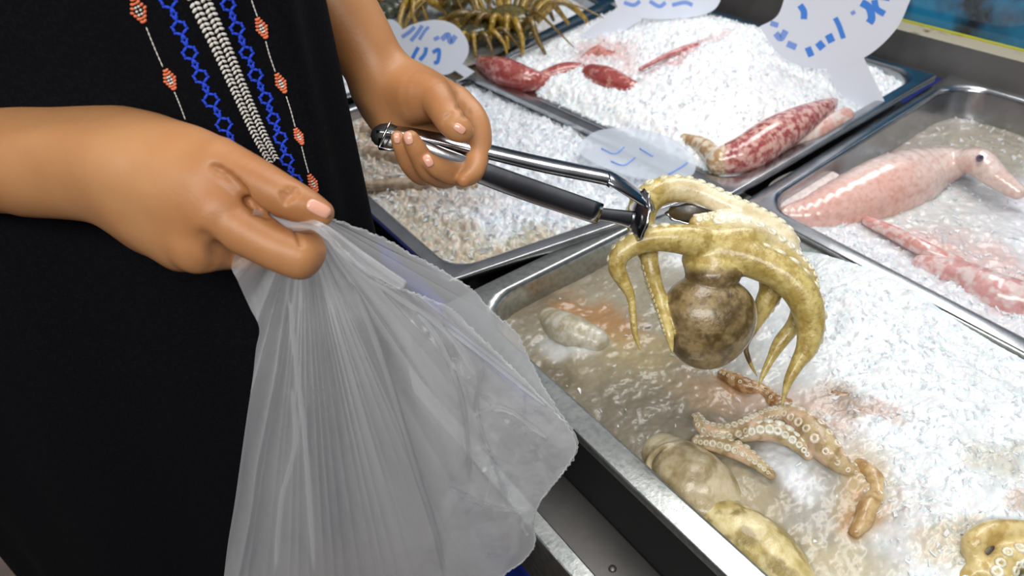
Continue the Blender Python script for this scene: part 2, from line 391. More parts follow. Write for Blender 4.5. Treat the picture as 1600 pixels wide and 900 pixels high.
def ccw(C):
    C = np.array(C); a = sum(C[i][0]*C[(i+1) % 4][1]-C[(i+1) % 4][0]*C[i][1] for i in range(4)); return C if a > 0 else C[::-1]
cA, cB, cC, cD, cE, cF = map(ccw, (cA, cB, cC, cD, cE, cF))
tA = tray(cA, 'large steel tray of octopus and slush in front, with a wide scratched left rim', rim=.023, mat=m_steel_worn, ri=.05)
tB = tray(cB, 'steel tray of melting ice and pale seafood beneath the tongs handle', z=.008)
tC = tray(cC, 'steel tray heaped with ice and red squid, resting on its neighbours', z=ZC, ri=.045)
tD = tray(cD, 'steel tray at the right edge holding a large pale squid', z=.002, ri=.05, depth=.1)
tE = tray(cE, 'steel tray of spiny lobsters at the top, behind the price tags', z=.012)
tF = tray(cF, 'steel tray of ice at the far left, behind the forearm holding the tongs', z=.002)

# ------------------------------------------------------------------ ice and slush
def stamp(col, px, py, stamps, warp=14):
    wx = px+(fbm(px/38, py/30, 4)-.5)*warp*4; wy = py+(fbm(px/38+40, py/30+9, 4)-.5)*warp*3
    for (cx, cy, rx, ry, ang, c, st) in stamps:
        a = math.radians(ang); dx = wx-cx; dy = wy-cy; u = (dx*math.cos(a)+dy*math.sin(a))/rx; w = (-dx*math.sin(a)+dy*math.cos(a))/ry
        k = np.clip(1.5-np.sqrt(u*u+w*w), 0, 1); k = k*k*(3-2*k)*st
        col += (np.array(srgb(*c))-col)*k[:, None]
    return col
def ice(C, label, hfun, base, stamps, rim=.02, step=.0016, chunk=.007, amp=.0035, stretch=1., ang=0., flakes=1500, fl=.0045, crad=.04, fpred=None, wet=None, seed=0):
    C = np.array(C); nx = int(np.linalg.norm(C[1]-C[0])/step); ny = int(np.linalg.norm(C[3]-C[0])/step)
    Q = rquad(C, rim, .001, 2)[::2]; S, T = np.meshgrid(np.linspace(0, 1, nx), np.linspace(0, 1, ny))
    XY = ((1-S)*(1-T))[..., None]*Q[0]+(S*(1-T))[..., None]*Q[1]+(S*T)[..., None]*Q[2]+((1-S)*T)[..., None]*Q[3]
    X, Y = XY[..., 0].ravel(), XY[..., 1].ravel()
    W_, L_ = np.linalg.norm(Q[1]-Q[0]), np.linalg.norm(Q[3]-Q[0]); u = np.minimum(S, 1-S).ravel()*W_; w = np.minimum(T, 1-T).ravel()*L_
    edge = np.minimum(u, w)
    px, py, _ = pix(np.column_stack([X, Y, np.zeros(len(X))]))
    Zb = hfun(px, py, edge)
    px, py, _ = pix(np.column_stack([X, Y, Zb]))
    a = math.radians(ang); xr = X*math.cos(a)+Y*math.sin(a); yr = -X*math.sin(a)+Y*math.cos(a)
    wx = xr+(fbm(X/.02+seed, Y/.02, 3)-.5)*.012; wy = yr+(fbm(X/.02+9, Y/.02+seed, 3)-.5)*.012
    k = np.ones(len(X)) if wet is None else 1-wet(px, py)
    h = (facets(wx/chunk/stretch+seed, wy/chunk)-.35)*amp+(facets(wx/chunk*2.3+50, wy/chunk*2.3*stretch+20)-.35)*amp*.45
    sm = (fbm(X/.03+seed, Y/.03, 5)-.5)*.016+np.abs(fbm(wx/.014, wy/.010, 3)-.45)*.0035+(fbm(X/.003, Y/.003, 2)-.5)*.0008
    fade = np.clip(edge/.012, 0, 1)
    z = Zb+(h*k+sm*(1-k)*.7+sm*.35*k)*(.25+.75*fade)
    col = np.tile(np.array(srgb(*base)), (len(X), 1)); col = stamp(col, px, py, stamps)
    col = np.clip(col*(.9+.22*fbm(X/.006, Y/.006, 3)+.0*h)[:, None], 0, .95)
    V = np.column_stack([X, Y, z])
    I = (np.arange(ny-1)[:, None]*nx+np.arange(nx-1)[None]).ravel(); Fq = np.column_stack([I, I+1, I+nx+1, I+nx])
    uc, wc = u[Fq].mean(1), w[Fq].mean(1)
    keep = ~((uc < crad) & (wc < crad) & ((crad-uc)**2+(crad-wc)**2 > crad**2)); Fq = Fq[keep]
    nb = len(Fq); mb = MB(); mb.add(V, Fq, col)
    # loose flakes
    r = np.random.default_rng(seed+3); cand = r.integers(0, len(V), flakes*3); p = np.clip(k[cand]*1.1-.1, .03, 1) if fpred is None else fpred(px[cand], py[cand])
    cand = cand[(r.random(len(cand)) < p) & (edge[cand] > .006)][:flakes]
    vis = (px[cand] > -50) & (px[cand] < 1650) & (py[cand] > -50) & (py[cand] < 960); cand = cand[vis]
    for c in cand:
        s = fl*r.uniform(.35, 1.25); ax = r.normal(size=(3, 3)); q, _ = np.linalg.qr(ax); kk = r.integers(4, 7)
        an = np.sort(r.random(kk))*2*math.pi; rr = s*r.uniform(.6, 1, kk)
        top = np.column_stack([np.cos(an)*rr, np.sin(an)*rr*.6, np.full(kk, s*.12)]); bot = top*[.9, .9, -1]
        pts = (np.vstack([top, bot]))@q+V[c]+[0, 0, s*.12]
        mb.add(pts, [list(range(kk)), list(range(kk, 2*kk))[::-1]]+[[j, (j+1) % kk, (j+1) % kk+kk, j+kk][::-1] for j in range(kk)])
    nf = len(mb.f); mi = np.zeros(nf, int); mi[nb:] = 1; smo = np.zeros(nf, bool); smo[:nb] = True
    o = mb.build('crushed_ice', m_ice, None, smooth=smo, color=True, mats=[m_flake], mi=mi)
    return tag(o, label, 'ice', kind='stuff')
ss = lambda x, a, b: (lambda t: t*t*(3-2*t))(np.clip((x-a)/(b-a), 0, 1))
# tray A: murky on the left, clean ice on the right (the boundary runs down and right)
def sideA(px, py): return px-(1195+(py-420)*.42)                       # > 0 : clean ice
def wetA(px, py): return 1-ss(sideA(px, py)+(fbm(px/60, py/60, 3)-.5)*160, -50, 90)
def hA(px, py, e):
    m = ss(sideA(px, py), -120, 200)
    rt = ss(px, 1190, 1290)
    h = -.030+m*.034*np.maximum(ss(e, 0, .05), rt*.86)+.012*np.exp(-((px-1170)**2+(py-690)**2)/150**2)
    h += .012*np.exp(-((px-1400)**2/130**2+(py-445)**2/60**2))
    h = np.where(e < .02, np.minimum(h, -.006+.02*ss(px, 1180, 1400)*ss(900-py, 0, 300)), h)
    return h+.010*ss(900-py, 350, 150)*(py > 600)*(px < 1350)*0
BR = (130, 108, 78); GR = (136, 128, 108); YL = (186, 166, 116); OR = (170, 122, 70); DK = (84, 70, 50); PK = (205, 180, 168)
ice(cA, 'murky slush and crushed ice filling the large front tray around the octopus', hA, (232, 236, 238), [
    (900, 560, 330, 170, 20, GR, .95), (1000, 700, 260, 150, 40, (142, 134, 116), .95), (880, 450, 130, 40, -20, (120, 108, 88), .9), (1010, 470, 110, 70, 0, (168, 158, 136), .8),
    (930, 500, 70, 28, 15, OR, .75), (1000, 545, 90, 30, 10, YL, .5), (890, 540, 40, 22, 0, (205, 206, 204), .8), (960, 600, 120, 40, 10, (150, 138, 110), .6), (870, 590, 40, 22, 0, DK, .5),
    (1000, 640, 110, 40, 10, (124, 117, 102), .7), (1180, 640, 120, 34, 15, (170, 140, 110), .8), (1150, 600, 36, 18, 20, OR, .6), (1310, 625, 60, 26, 15, (140, 112, 84), .75), (1250, 650, 90, 40, 20, PK, .6),
    (1240, 780, 150, 110, 40, (160, 154, 142), .9), (1230, 730, 50, 30, 40, (222, 226, 230), .85), (1350, 770, 44, 70, 5, (186, 158, 112), .85), (1345, 800, 26, 40, 5, OR, .5), (1130, 790, 110, 60, 40, YL, .5),
    (1260, 870, 140, 40, 10, (190, 178, 146), .8), (1225, 850, 50, 24, 30, DK, .5), (1420, 800, 60, 60, 30, (208, 204, 200), .6), (1560, 715, 60, 30, 20, (190, 185, 165), .6), (1590, 780, 26, 20, 0, OR, .5),
    (1380, 640, 50, 14, 10, (190, 150, 130), .5), (1500, 850, 70, 40, 0, (200, 180, 140), .6)],
    rim=.026, step=.0014, chunk=.009, amp=.0028, stretch=2.0, ang=-35, flakes=1300, fl=.004, wet=wetA, seed=1)
def hB(px, py, e): return -.010+.010*ss(e, 0, .06)*np.ones_like(px)+.008*np.exp(-((px-860)**2/120**2+(py-230)**2/80**2))
ice(cB, 'melting ice over pale seafood in the tray beneath the tongs', hB, (226, 230, 236), [
    (600, 240, 90, 60, 20, (176, 160, 138), .85), (650, 300, 120, 20, 5, (190, 170, 146), .7), (600, 205, 60, 16, 0, (196, 170, 130), .6), (680, 370, 110, 45, 30, (200, 186, 158), .8), (800, 400, 120, 30, -15, (196, 182, 150), .7),
    (610, 170, 60, 26, 0, (160, 150, 135), .7), (820, 380, 40, 26, 0, (190, 184, 160), .6), (700, 300, 60, 24, 0, (180, 176, 172), .5)],
    rim=.021, step=.0020, chunk=.011, amp=.006, flakes=2200, fl=.006, seed=5)
def hC(px, py, e):
    return ZC-.014+.020*ss(e, 0, .05)+.042*ss(e, .0, .13)*np.exp(-((px-1140)**2/210**2+(py-120)**2/110**2))
ice(cC, 'heap of white crushed ice in the red squid tray', hC, (244, 245, 248), [
    (1200, 180, 40, 30, 0, (226, 226, 220), .6), (1060, 85, 70, 6, -28, (190, 120, 120), .6), (950, 85, 45, 20, 10, (205, 140, 132), .5), (1160, 130, 50, 20, 10, (232, 230, 232), .6)],
    rim=.02, step=.0022, chunk=.007, amp=.0045, flakes=2600, fl=.005, seed=9)
def hD(px, py, e): return -.044+.030*ss(py-(px-1200)*.38, 250, 420)+.01*ss(e, 0, .05)
ice(cD, 'wet ice around the pale squid in the right-hand tray', hD, (222, 222, 226), [
    (1330, 240, 160, 40, -18, (150, 132, 112), .8), (1540, 230, 80, 50, 10, (160, 148, 124), .8), (1400, 360, 90, 10, 22, (222, 150, 140), .5), (1520, 400, 110, 40, 24, (212, 178, 170), .7), (1350, 330, 100, 30, 5, (212, 206, 206), .6),
    (1590, 470, 60, 26, 10, (208, 160, 158), .5), (1440, 330, 120, 40, 5, (200, 200, 196), .7)],
    rim=.021, step=.0020, chunk=.009, amp=.0035, stretch=1.6, ang=-30, flakes=1200, fl=.005, crad=.05, wet=lambda px, py: .55*ss(420-(py-(px-1400)*.3), 0, 100)+.1, seed=13)
def hE(px, py, e): return .012-.02+.016*ss(e, 0, .05)
ice(cE, 'ice under the spiny lobsters in the top tray', hE, (232, 236, 240), [(780, 80, 120, 30, -10, (170, 160, 140), .6)], rim=.02, step=.003, chunk=.01, amp=.005, flakes=700, fl=.007, seed=21)
ice(cF, 'ice in the far left tray beside the forearm', lambda px, py, e: -.012+.012*ss(e, 0, .05), (236, 238, 242), [], rim=.02, step=.004, chunk=.012, amp=.005, flakes=300, fl=.008, seed=25)

# ------------------------------------------------------------------ seafood lying in the trays
def seg(px, py, z, rpx):                                      # a node of a body lying at level z
    d = dz(px, py, z); return np.array([*W(px, py, d), rpx*d/F])
def segd(px, py, d, rpx): return np.array([*W(px, py, d), rpx*d/F])
CREAM = srgb(214, 198, 156)
def suckers(mb, path, up, size=.42, gap=.95, side=.62, col=(.82, .74, .62), t0=0., t1=1., rows=(-1, 1), rmin=.0012):
    q = crom(path, 16); L = np.concatenate([[0], np.cumsum(np.linalg.norm(np.diff(q[:, :3], axis=0), axis=1))]); s = L[-1]*t0; k = 0
    while s < L[-1]*t1:
        P = np.array([np.interp(s, L, q[:, i]) for i in range(4)]); P2 = np.array([np.interp(s+.001, L, q[:, i]) for i in range(3)]); P1 = np.array([np.interp(s-.001, L, q[:, i]) for i in range(3)])
        r = max(P[3], 1e-4)
        if r > rmin:
            t, u, w = frame(P2-P1, up)
            for sg in rows:
                n = u*math.cos(side)+w*math.sin(side)*sg; sr = r*size*(.85+.3*random.random()); c = P[:3]+n*(r*.93)
                t_, a, b = frame(n, t); an = np.arange(8)*math.pi/4; rings = []
                for rr, hh in ((1, -.3), (1.0, .18), (.8, .42), (.5, .34), (.22, .02)):
                    rings.append(c+sr*(np.cos(an)[:, None]*a*rr+np.sin(an)[:, None]*b*rr+t_*hh))
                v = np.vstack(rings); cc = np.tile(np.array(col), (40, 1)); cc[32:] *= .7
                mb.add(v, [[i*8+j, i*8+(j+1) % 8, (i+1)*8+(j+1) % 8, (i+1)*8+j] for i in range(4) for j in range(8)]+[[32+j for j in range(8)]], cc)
        s += max(r*gap, .0012)
def body(name, label, cat, prims, colf, mat, h=.0012, group=None, suck=(), it=2, kd=.004):
    """prims: ('chain', rows) or ('ell', c, r, axes)"""
    pts = []
    for p in prims:
        if p[0] == 'chain':
            for r_ in p[1]: pts += [r_[:3]-r_[3]*1.3, r_[:3]+r_[3]*1.3]
        else: pts += [p[1]-max(p[2])*1.1, p[1]+max(p[2])*1.1]
    fd = Field(*bounds(pts, .006), h)
    for p in prims:
        k = p[-1] if isinstance(p[-1], float) else kd
        if p[0] == 'chain': fd.chain(p[1], k)
        elif p[0] == 'ell': fd.ell(p[1], p[2], p[3], k)
        else: fd.ell(p[1], p[2], p[3], k, sub=True)
    V, Fq = fd.mesh(); V = relax(V, Fq, it)
    mb = MB(); mb.add(V, Fq, colf(V))
    for s_ in suck: suckers(mb, **s_)
    o = mb.build(name, mat, None, color=True); tag(o, label, cat, group)
    return o, fd
def ch(*rows): return np.array([seg(*r) for r in rows])
def mott(c1, c2, sc=160, lo=.4, hi=.6, c3=None, sc3=60):
    c1, c2 = np.array(srgb(*c1)), np.array(srgb(*c2))
    def fn(V):
        k = ss(n3(V, sc), lo, hi)[:, None]; c = c1*(1-k)+c2*k
        if c3 is not None: q = ss(n3(V+3, sc3), .46, .62)[:, None]; c = c*(1-q)+np.array(srgb(*c3))*q
        return c
    return fn
UPV = (0, 0, 1.)
# octopus arms curling out of the slush in tray A
a1 = ch((1088, 652, -.008, 8), (1100, 668, -.006, 12), (1135, 675, -.004, 14), (1170, 662, -.004, 13), (1200, 648, -.008, 12), (1230, 645, -.012, 14))
a2 = ch((1160, 682, -.012, 10), (1185, 674, -.006, 15), (1215, 676, -.005, 16), (1245, 694, -.008, 12), (1262, 712, -.014, 8))
a3 = ch((1090, 690, -.014, 10), (1120, 694, -.010, 14), (1155, 706, -.009, 14), (1180, 722, -.012, 11), (1205, 742, -.016, 8))
a4 = ch((1225, 645, -.012, 16), (1262, 668, -.006, 23), (1290, 700, -.006, 23), (1318, 728, -.012, 15), (1345, 740, -.02, 8))
colp = mott((196, 176, 136), (160, 136, 98), c3=(218, 188, 160))
body('octopus', 'octopus half sunk in slush, its curled sucker arms below the hanging octopus', 'octopus', kd=.001, prims=
     [('chain', a1), ('chain', a2), ('chain', a3), ('chain', a4)], colf=colp, mat=m_octo, suck=[dict(path=a1, up=(-.3, -.6, 1), gap=.8, col=(.66, .58, .46)), dict(path=a2, up=(0, .1, 1), size=.5, gap=.8, col=(.8, .77, .68)), dict(path=a3, up=(0, -.3, 1), gap=.8, col=(.66, .6, .46)), dict(path=a4, up=(-.2, -.2, 1), size=.32, gap=.8, col=(.8, .66, .54))])
e1 = ch((1040, 700, -.020, 40), (1085, 740, -.016, 58), (1130, 775, -.024, 45)); e2 = ch((1060, 692, -.008, 3), (1032, 700, -.006, 4.5), (1014, 722, -.006, 5.5), (1018, 752, -.008, 5.5), (1034, 772, -.012, 4))
e3 = ch((1070, 780, -.020, 30), (1105, 790, -.018, 28), (1140, 800, -.026, 20))
body('octopus', 'cloudy octopus in the slush at the left rim with a thin pale curled tip', 'octopus', [('chain', e1-np.array([0, 0, .014, 0])), ('chain', e2, .001), ('chain', e3-np.array([0, 0, .008, 0]))], mott((176, 162, 128), (148, 130, 94), 60, c3=(202, 190, 160), sc3=40), m_octo)
g1 = ch((1110, 812, -.034, 40), (1150, 842, -.036, 54), (1195, 872, -.036, 54), (1230, 910, -.034, 44))
body('octopus', 'smooth cream octopus mantle beside the front rim at the bottom', 'octopus', [('chain', g1)], mott((222, 208, 158), (188, 170, 106), 50, c3=(150, 132, 78), sc3=70), m_octo)
h1 = ch((1525, 880, -.008, 15), (1520, 850, .004, 17), (1548, 832, .008, 18), (1590, 830, .006, 18), (1640, 838, -.004, 18))
h2 = ch((1560, 900, -.004, 22), (1575, 872, .002, 20), (1610, 868, .002, 22))
body('octopus', 'cream octopus with an arched arm at the bottom right corner', 'octopus', [('chain', h1), ('chain', h2), ('chain', ch((1510, 905, -.01, 16), (1530, 890, -.004, 18), (1545, 900, -.006, 14)))],
     mott((218, 198, 142), (190, 164, 100)), m_octo, suck=[dict(path=h2, up=(-.3, -.5, 1), size=.4, gap=.75, col=(.85, .8, .68))])
i1 = ch((1345, 728, -.016, 12), (1366, 748, -.015, 15), (1372, 772, -.017, 14), (1356, 792, -.015, 15), (1350, 812, -.017, 14), (1336, 830, -.02, 10))
body('octopus', 'brownish octopus piece in the slush between ice and murk', 'octopus', [('chain', i1)], mott((198, 172, 126), (168, 132, 86), 150), m_octo)
j1 = ch((1130, 585, -.026, 9), (1160, 600, -.021, 13), (1195, 612, -.022, 10), (1215, 630, -.019, 13), (1245, 634, -.022, 10))
body('octopus', 'brown octopus arm just under the tips of the hanging octopus', 'octopus', [('chain', j1)], mott((196, 160, 118), (140, 100, 56), 220), m_octo, suck=[dict(path=j1, up=(0, 0, 1), size=.3, gap=.9, col=(.7, .56, .4))])
j2 = ch((1285, 606, -.02, 9), (1312, 622, -.013, 11), (1340, 622, -.012, 8), (1362, 640, -.012, 9), (1400, 655, -.018, 5))
body('octopus', 'dark brown octopus arm at the edge of the clean ice', 'octopus', [('chain', j2)], mott((170, 140, 110), (110, 84, 60), 220), m_octo)
body('octopus', 'pale translucent octopus lump under the slush beside the bag', 'octopus', [('chain', ch((860, 500, -.036, 20), (890, 520, -.030, 30), (930, 535, -.034, 24)))], mott((196, 192, 178), (170, 160, 136), 90), m_octo)

# red squid in tray C
RED = (168, 84, 82)
def redskin(V): 
    k = ss(n3(V, 190), .36, .62)[:, None]; c = np.array(srgb(214, 170, 160))*(1-k)+np.array(srgb(164, 78, 76))*k
    q = ss(n3(V+5, 420), .5, .62)[:, None]*.5*k; return c*(1-q)+np.array(srgb(120, 44, 50))*q
def redfull(V):
    k = ss(n3(V, 130), .36, .5)[:, None]; c = np.array(srgb(205, 140, 130))*(1-k)+np.array(srgb(170, 78, 74))*k
    q = ss(n3(V+5, 520), .5, .62)[:, None]*.5; return c*(1-q)+np.array(srgb(126, 50, 52))*q
q = ch((1125, 252, .022, 22), (1165, 240, .026, 30), (1205, 215, .030, 31), (1250, 190, .032, 25), (1290, 168, .030, 14), (1305, 158, .028, 5))
q2 = ch((1118, 246, .022, 16), (1098, 228, .022, 14), (1070, 218, .018, 10))
o, _ = body('squid', 'large mottled red squid lying along the right rim of the ice heap', 'squid', [('chain', q), ('chain', q2, .002), ('subell', seg(1112, 258, .03, 1)[:3], np.array([.011, .009, .009]), None)],
     lambda V: np.where((pix(V)[0] < 1132)[:, None], mott((226, 214, 190), (186, 150, 110), 200)(V), redskin(V)), m_flesh)
body('squid', 'pinkish white squid under the large red squid, against the tray rim', 'squid', [('chain', ch((1225, 222, .014, 14), (1265, 208, .016, 18), (1320, 182, .014, 14)))], mott((232, 214, 206), (222, 170, 158), 90), m_flesh)
body('squid', 'short dark red squid at the left corner of the ice heap', 'squid', [('chain', ch((755, 100, .020, 12), (785, 112, .026, 22), (820, 124, .024, 20), (850, 128, .018, 12)))], redfull, m_flesh)
body('squid', 'long narrow red squid in the middle of its row, among the ice', 'squid', [('chain', ch((845, 122, .020, 10), (880, 112, .024, 14), (910, 112, .022, 12), (925, 120, .018, 5)))], redfull, m_flesh)
body('squid', 'pointed dark red squid fin end with a pale underside on the ice', 'squid', [('chain', ch((925, 118, .024, 18), (950, 126, .030, 21), (985, 138, .030, 14), (1008, 140, .028, 7)))], redfull, m_flesh)
body('squid', 'crinkled pink squid arms poking out of the ice near the top', 'squid', [('chain', ch((912, 92, .030, 6), (935, 80, .040, 9), (950, 92, .034, 6))), ('chain', ch((940, 84, .04, 7), (968, 88, .038, 7), (978, 96, .034, 5)))], mott((214, 150, 140), (176, 96, 92), 200), m_flesh)
body('squid', 'thin pink squid tentacle lying across the ice heap', 'squid', [('chain', ch((1000, 108, .052, 3), (1035, 90, .060, 4), (1070, 76, .061, 5), (1100, 68, .06, 3)))], mott((214, 150, 148), (180, 100, 100), 200), m_flesh)

# pale squid in tray D
def pale(V):
    px, py, _ = pix(V); c = np.tile(np.array(srgb(226, 206, 198)), (len(V), 1)); k = ss(n3(V, 60), .46, .7)[:, None]*.35
    c = c*(1-k)+np.array(srgb(218, 160, 146))*k; k = ss(py-(298-(px-1250)*.28), -14, 14)*(1-ss(np.abs(px-1330), 60, 150))*.5
    c = c*(1-k[:, None])+np.array(srgb(220, 150, 135))*k[:, None]; return c
qd = ch((1214, 334, -.024, 10), (1260, 338, -.030, 28), (1320, 322, -.032, 46), (1395, 293, -.030, 54), (1455, 265, -.020, 35), (1505, 252, -.010, 20))
qh = ch((1505, 252, -.004, 18), (1530, 254, .004, 22), (1556, 276, -.002, 18), (1590, 300, -.01, 12))
squid = body('squid', 'large pale pink squid with a dark eye lying in the right-hand tray', 'squid', [('chain', qd), ('chain', qh, .006)], pale, m_flesh)[0]
c = seg(1530, 246, .016, 7); v, f = ball(W(1531, 247, dz(1531, 247, .018)), (.0042,)*3, nu=12, nv=8)
ep = MB().add(v, f, srgb(96, 84, 120)).add(*ball(W(1533, 245, dz(1533, 245, .0215)), (.002,)*3, nu=8, nv=6), srgb(20, 16, 30)); eye = ep.build('eye', m_flesh, squid, color=True); eye['label'] = 'cloudy violet eye'
# fin: a soft skirt with its own thickness
fin = [(1196, 306), (1205, 288), (1235, 272), (1268, 264), (1310, 276), (1300, 296), (1250, 314), (1215, 328), (1198, 324)]
P = np.array([Z(x, y, -.016+.004*math.sin(i)) for i, (x, y) in enumerate(fin)]); P = crom(np.vstack([P, P[:1]]), 4)[:-1]
v, f = prism(P, (0, 0, 1), .003); mk('fin', v, f, m_flesh, squid, col=np.tile(srgb(226, 212, 210), (len(v), 1)), smooth=False)
v, f = ball(Z(1207, 331, -.008), (.008, .0085, .006), nu=12, nv=8); mk('arm_opening', v, f, m_flesh, squid, col=np.tile(srgb(120, 30, 40), (len(v), 1)))['label'] = 'dark red tip of the squid'
body('squid', 'rosy squid under the ice at the far right of the right-hand tray', 'squid', [('chain', ch((1440, 412, -.030, 14), (1500, 430, -.028, 24), (1560, 462, -.027, 34), (1630, 480, -.028, 32)))], mott((220, 200, 198), (208, 156, 154), 110), m_flesh)
body('squid', 'thin rosy squid streaked with ice in the middle of the right-hand tray', 'squid', [('chain', ch((1355, 345, -.028, 8), (1400, 366, -.0235, 11), (1450, 392, -.022, 12), (1500, 410, -.026, 8)))], mott((224, 200, 196), (210, 150, 142), 160), m_flesh)
# pale fish-like squid strips in tray B
for (rows, lab) in (([(575, 238, .0, 10), (640, 250, .004, 14), (720, 262, .0, 9)], 'greyish squid strip under the fingers holding the tongs'),
                    ([(570, 205, .0, 9), (600, 212, .004, 11), (640, 222, .0, 9)], 'pale brown squid strip at the left end of the melting ice tray'),
                    ([(575, 290, .0, 9), (650, 288, .003, 11), (740, 292, .0, 8)], 'pale squid strip lying lowest in the melting ice tray')):
    body('squid', lab, 'squid', [('chain', ch(*rows))], mott((190, 170, 146), (158, 134, 108), 120), m_flesh, h=.0016)

# spiny lobsters
def lobster(cx, cy, z, ang, s, label, seed, sh=(104, 92, 40)):
    r = np.random.default_rng(seed); d = dz(cx, cy, z); C = W(cx, cy, d); u = s*d/F; mb = MB()
    ca, sa = math.cos(ang), math.sin(ang); R = np.array([[ca, sa, 0], [-sa, ca, 0], [0, 0, 1]])
    loc = lambda x, y, zz: C+np.array([x*u, y*u, zz*u])@R
    u *= 1.2; mb.add(*ball(loc(0, 0, .15), (.55*u, .34*u, .3*u), R, 20, 12), srgb(*sh))
    for i in range(6): mb.add(*ball(loc(-.55-.2*i, 0, .1-.02*i), (.17*u, (.3-.025*i)*u, (.22-.02*i)*u), R, 14, 8), srgb(*[min(255, int(k*(1.0+.25*(i % 2)))) for k in sh]))
    for i in range(26):
        a, b = r.uniform(-1, 1), r.uniform(0, math.pi); p = loc(.5*a, .3*math.cos(b)*math.sqrt(1-a*a*.8), .15+.27*math.sin(b)*math.sqrt(1-a*a*.8))
        mb.add(*tube([p, p+(p-loc(-.1, 0, .1))*.25], [.02*u, .003*u], 5), srgb(150, 130, 60))
    root = empty('spiny_lobster', loc(0, 0, 0), label, 'lobster', 'spiny lobsters on ice')
    mb.build('shell', m_shell, root, color=True)
    for sd in (-1, 1):
        for i in range(7):
            t = -.4+.14*i; k = r.uniform(.85, 1.2); pts = [loc(t, .25*sd, .1), loc(t+.15*(i-3)*.8, .6*sd*k, .42), loc(t+.3*(i-3)*.8*k, .8*sd*k, .14), loc(t+.36*(i-3)*.8, .92*sd*k, -.12)]
            q = crom(pts, 5); col = srgb(176, 142, 50) if r.random() < .7 else srgb(120, 96, 40)
            mb = MB().add(*tube(q, np.linspace(.095, .035, len(q))*u, 7), col); mb.build('leg', m_shell, root, color=True)
        pts = crom([loc(.5, .12*sd, .2), loc(.8, .3*sd, .5), loc(1.3, .55*sd, .4), loc(1.9, (.7+.3*r.random())*sd, .1)], 6)
        MB().add(*tube(pts, np.linspace(.05, .012, len(pts))*u, 6), srgb(140, 110, 44)).build('antenna', m_shell, root, color=True)
        MB().add(*ball(loc(.5, .14*sd, .36), (.05*u,)*3), srgb(12, 12, 16)).build('eye', m_shell, root, color=True)
lobster(800, 42, .035, -1.2, 62, 'spiny lobster with golden legs spread at the right of the top tray', 2)
lobster(742, 62, .030, 2.6, 46, 'dark olive spiny lobster behind the round price tag', 3, (58, 60, 34))
lobster(640, 8, .035, .3, 58, 'spiny lobster at the top edge, left of the pair with spread legs', 4, (66, 72, 60))
lobster(712, 10, .035, -2.4, 50, 'spiny lobster between its neighbours at the top edge', 6, (84, 76, 36))

# ------------------------------------------------------------------ price tags
def sign(label, outline, stem, base, strokes, lean=0., th=.0016, mat=None):
    bx_, by_, bd = base; D = lambda x, y: vdepth(bx_, by_, bd, x, y)*(1+lean*(by_-y)/1000)
    P = np.array([W(x, y, D(x, y)) for x, y in outline]); P = crom(np.vstack([P, P[:1]]), 6)[:-1]
    n = ray(bx_, by_); n = n/np.linalg.norm(n)
    root = empty('price_tag', W(bx_, by_, bd), label, 'price tag', 'oval price tags')
    v, f = prism(P, n, th); mk('tag_plate', v, f, mat or m_sign, root, smooth=False)
    if stem:
        v, f = prism([W(x, y, D(x, y))+n*th*.3 for x, y in stem], n, th*.6); mk('stem', v, f, mat or m_sign, root, smooth=False)
    for m, ss_ in strokes:
        for (w_, pts) in ss_:
            mb = MB()
            q = crom([(*p, 0) for p in pts], 5); nn = []
            for side in (1, -1):
                for i in range(len(q)):
                    t = q[min(i+1, len(q)-1)]-q[max(i-1, 0)]; t /= np.linalg.norm(t)+1e-9; x, y = q[i][0]-t[1]*w_*side, q[i][1]+t[0]*w_*side
                    nn.append(W(x, y, D(x, y))-n*.0004)
            k = len(q); mb.add(nn, [[i, i+1, k+i+1, k+i] for i in range(k-1)])
            mb.build('handwriting', m, root, smooth=False)
    return root
S1 = [(m_ink, [(5, [(1250, 8), (1256, 18), (1256, 30)]), (4, [(1305, 28), (1311, 40), (1318, 60)]), (6, [(1294, 54), (1300, 66)]), (6, [(1278, 66), (1286, 76)]), (5, [(1262, 74), (1268, 88)]),
      (6, [(1346, 4), (1358, 12), (1362, 28), (1358, 36)]), (5, [(1366, 0), (1370, 14), (1382, 22)]), (4, [(1370, -6), (1390, -2)])]),
      (m_ink2, [(5, [(1212, 52), (1220, 60), (1228, 48)]), (5, [(1230, 68), (1244, 74)]), (3, [(1330, 22), (1336, 18)]), (4, [(1204, 36), (1216, 40)])])]
d1 = dz(1352, 165, .006)
sign('large oval price tag on a wide stem at the right end of the ice heap', [(1186, 42), (1215, 24), (1235, -20), (1290, -70), (1370, -80), (1425, -30), (1418, 10), (1395, 52), (1350, 90), (1290, 108), (1225, 92)],
     [(1290, 100), (1343, 76), (1382, 158), (1326, 186)], (1352, 170, d1), S1)
sign('oval price tag at the top edge, above the back of the ice heap', [(960, -30), (1050, -50), (1120, -20), (1122, 8), (1095, 24), (1030, 30), (985, 22), (962, 5)],
     [(962, 14), (1008, 26), (950, 66), (905, 56)], (930, 60, dz(930, 60, .03)), [(m_ink2, [(3, [(975, 4), (990, 8), (1000, 2)]), (3, [(1015, 2), (1030, 10), (1040, 4)]), (3, [(1050, 8), (1070, 4), (1082, 8)])])])
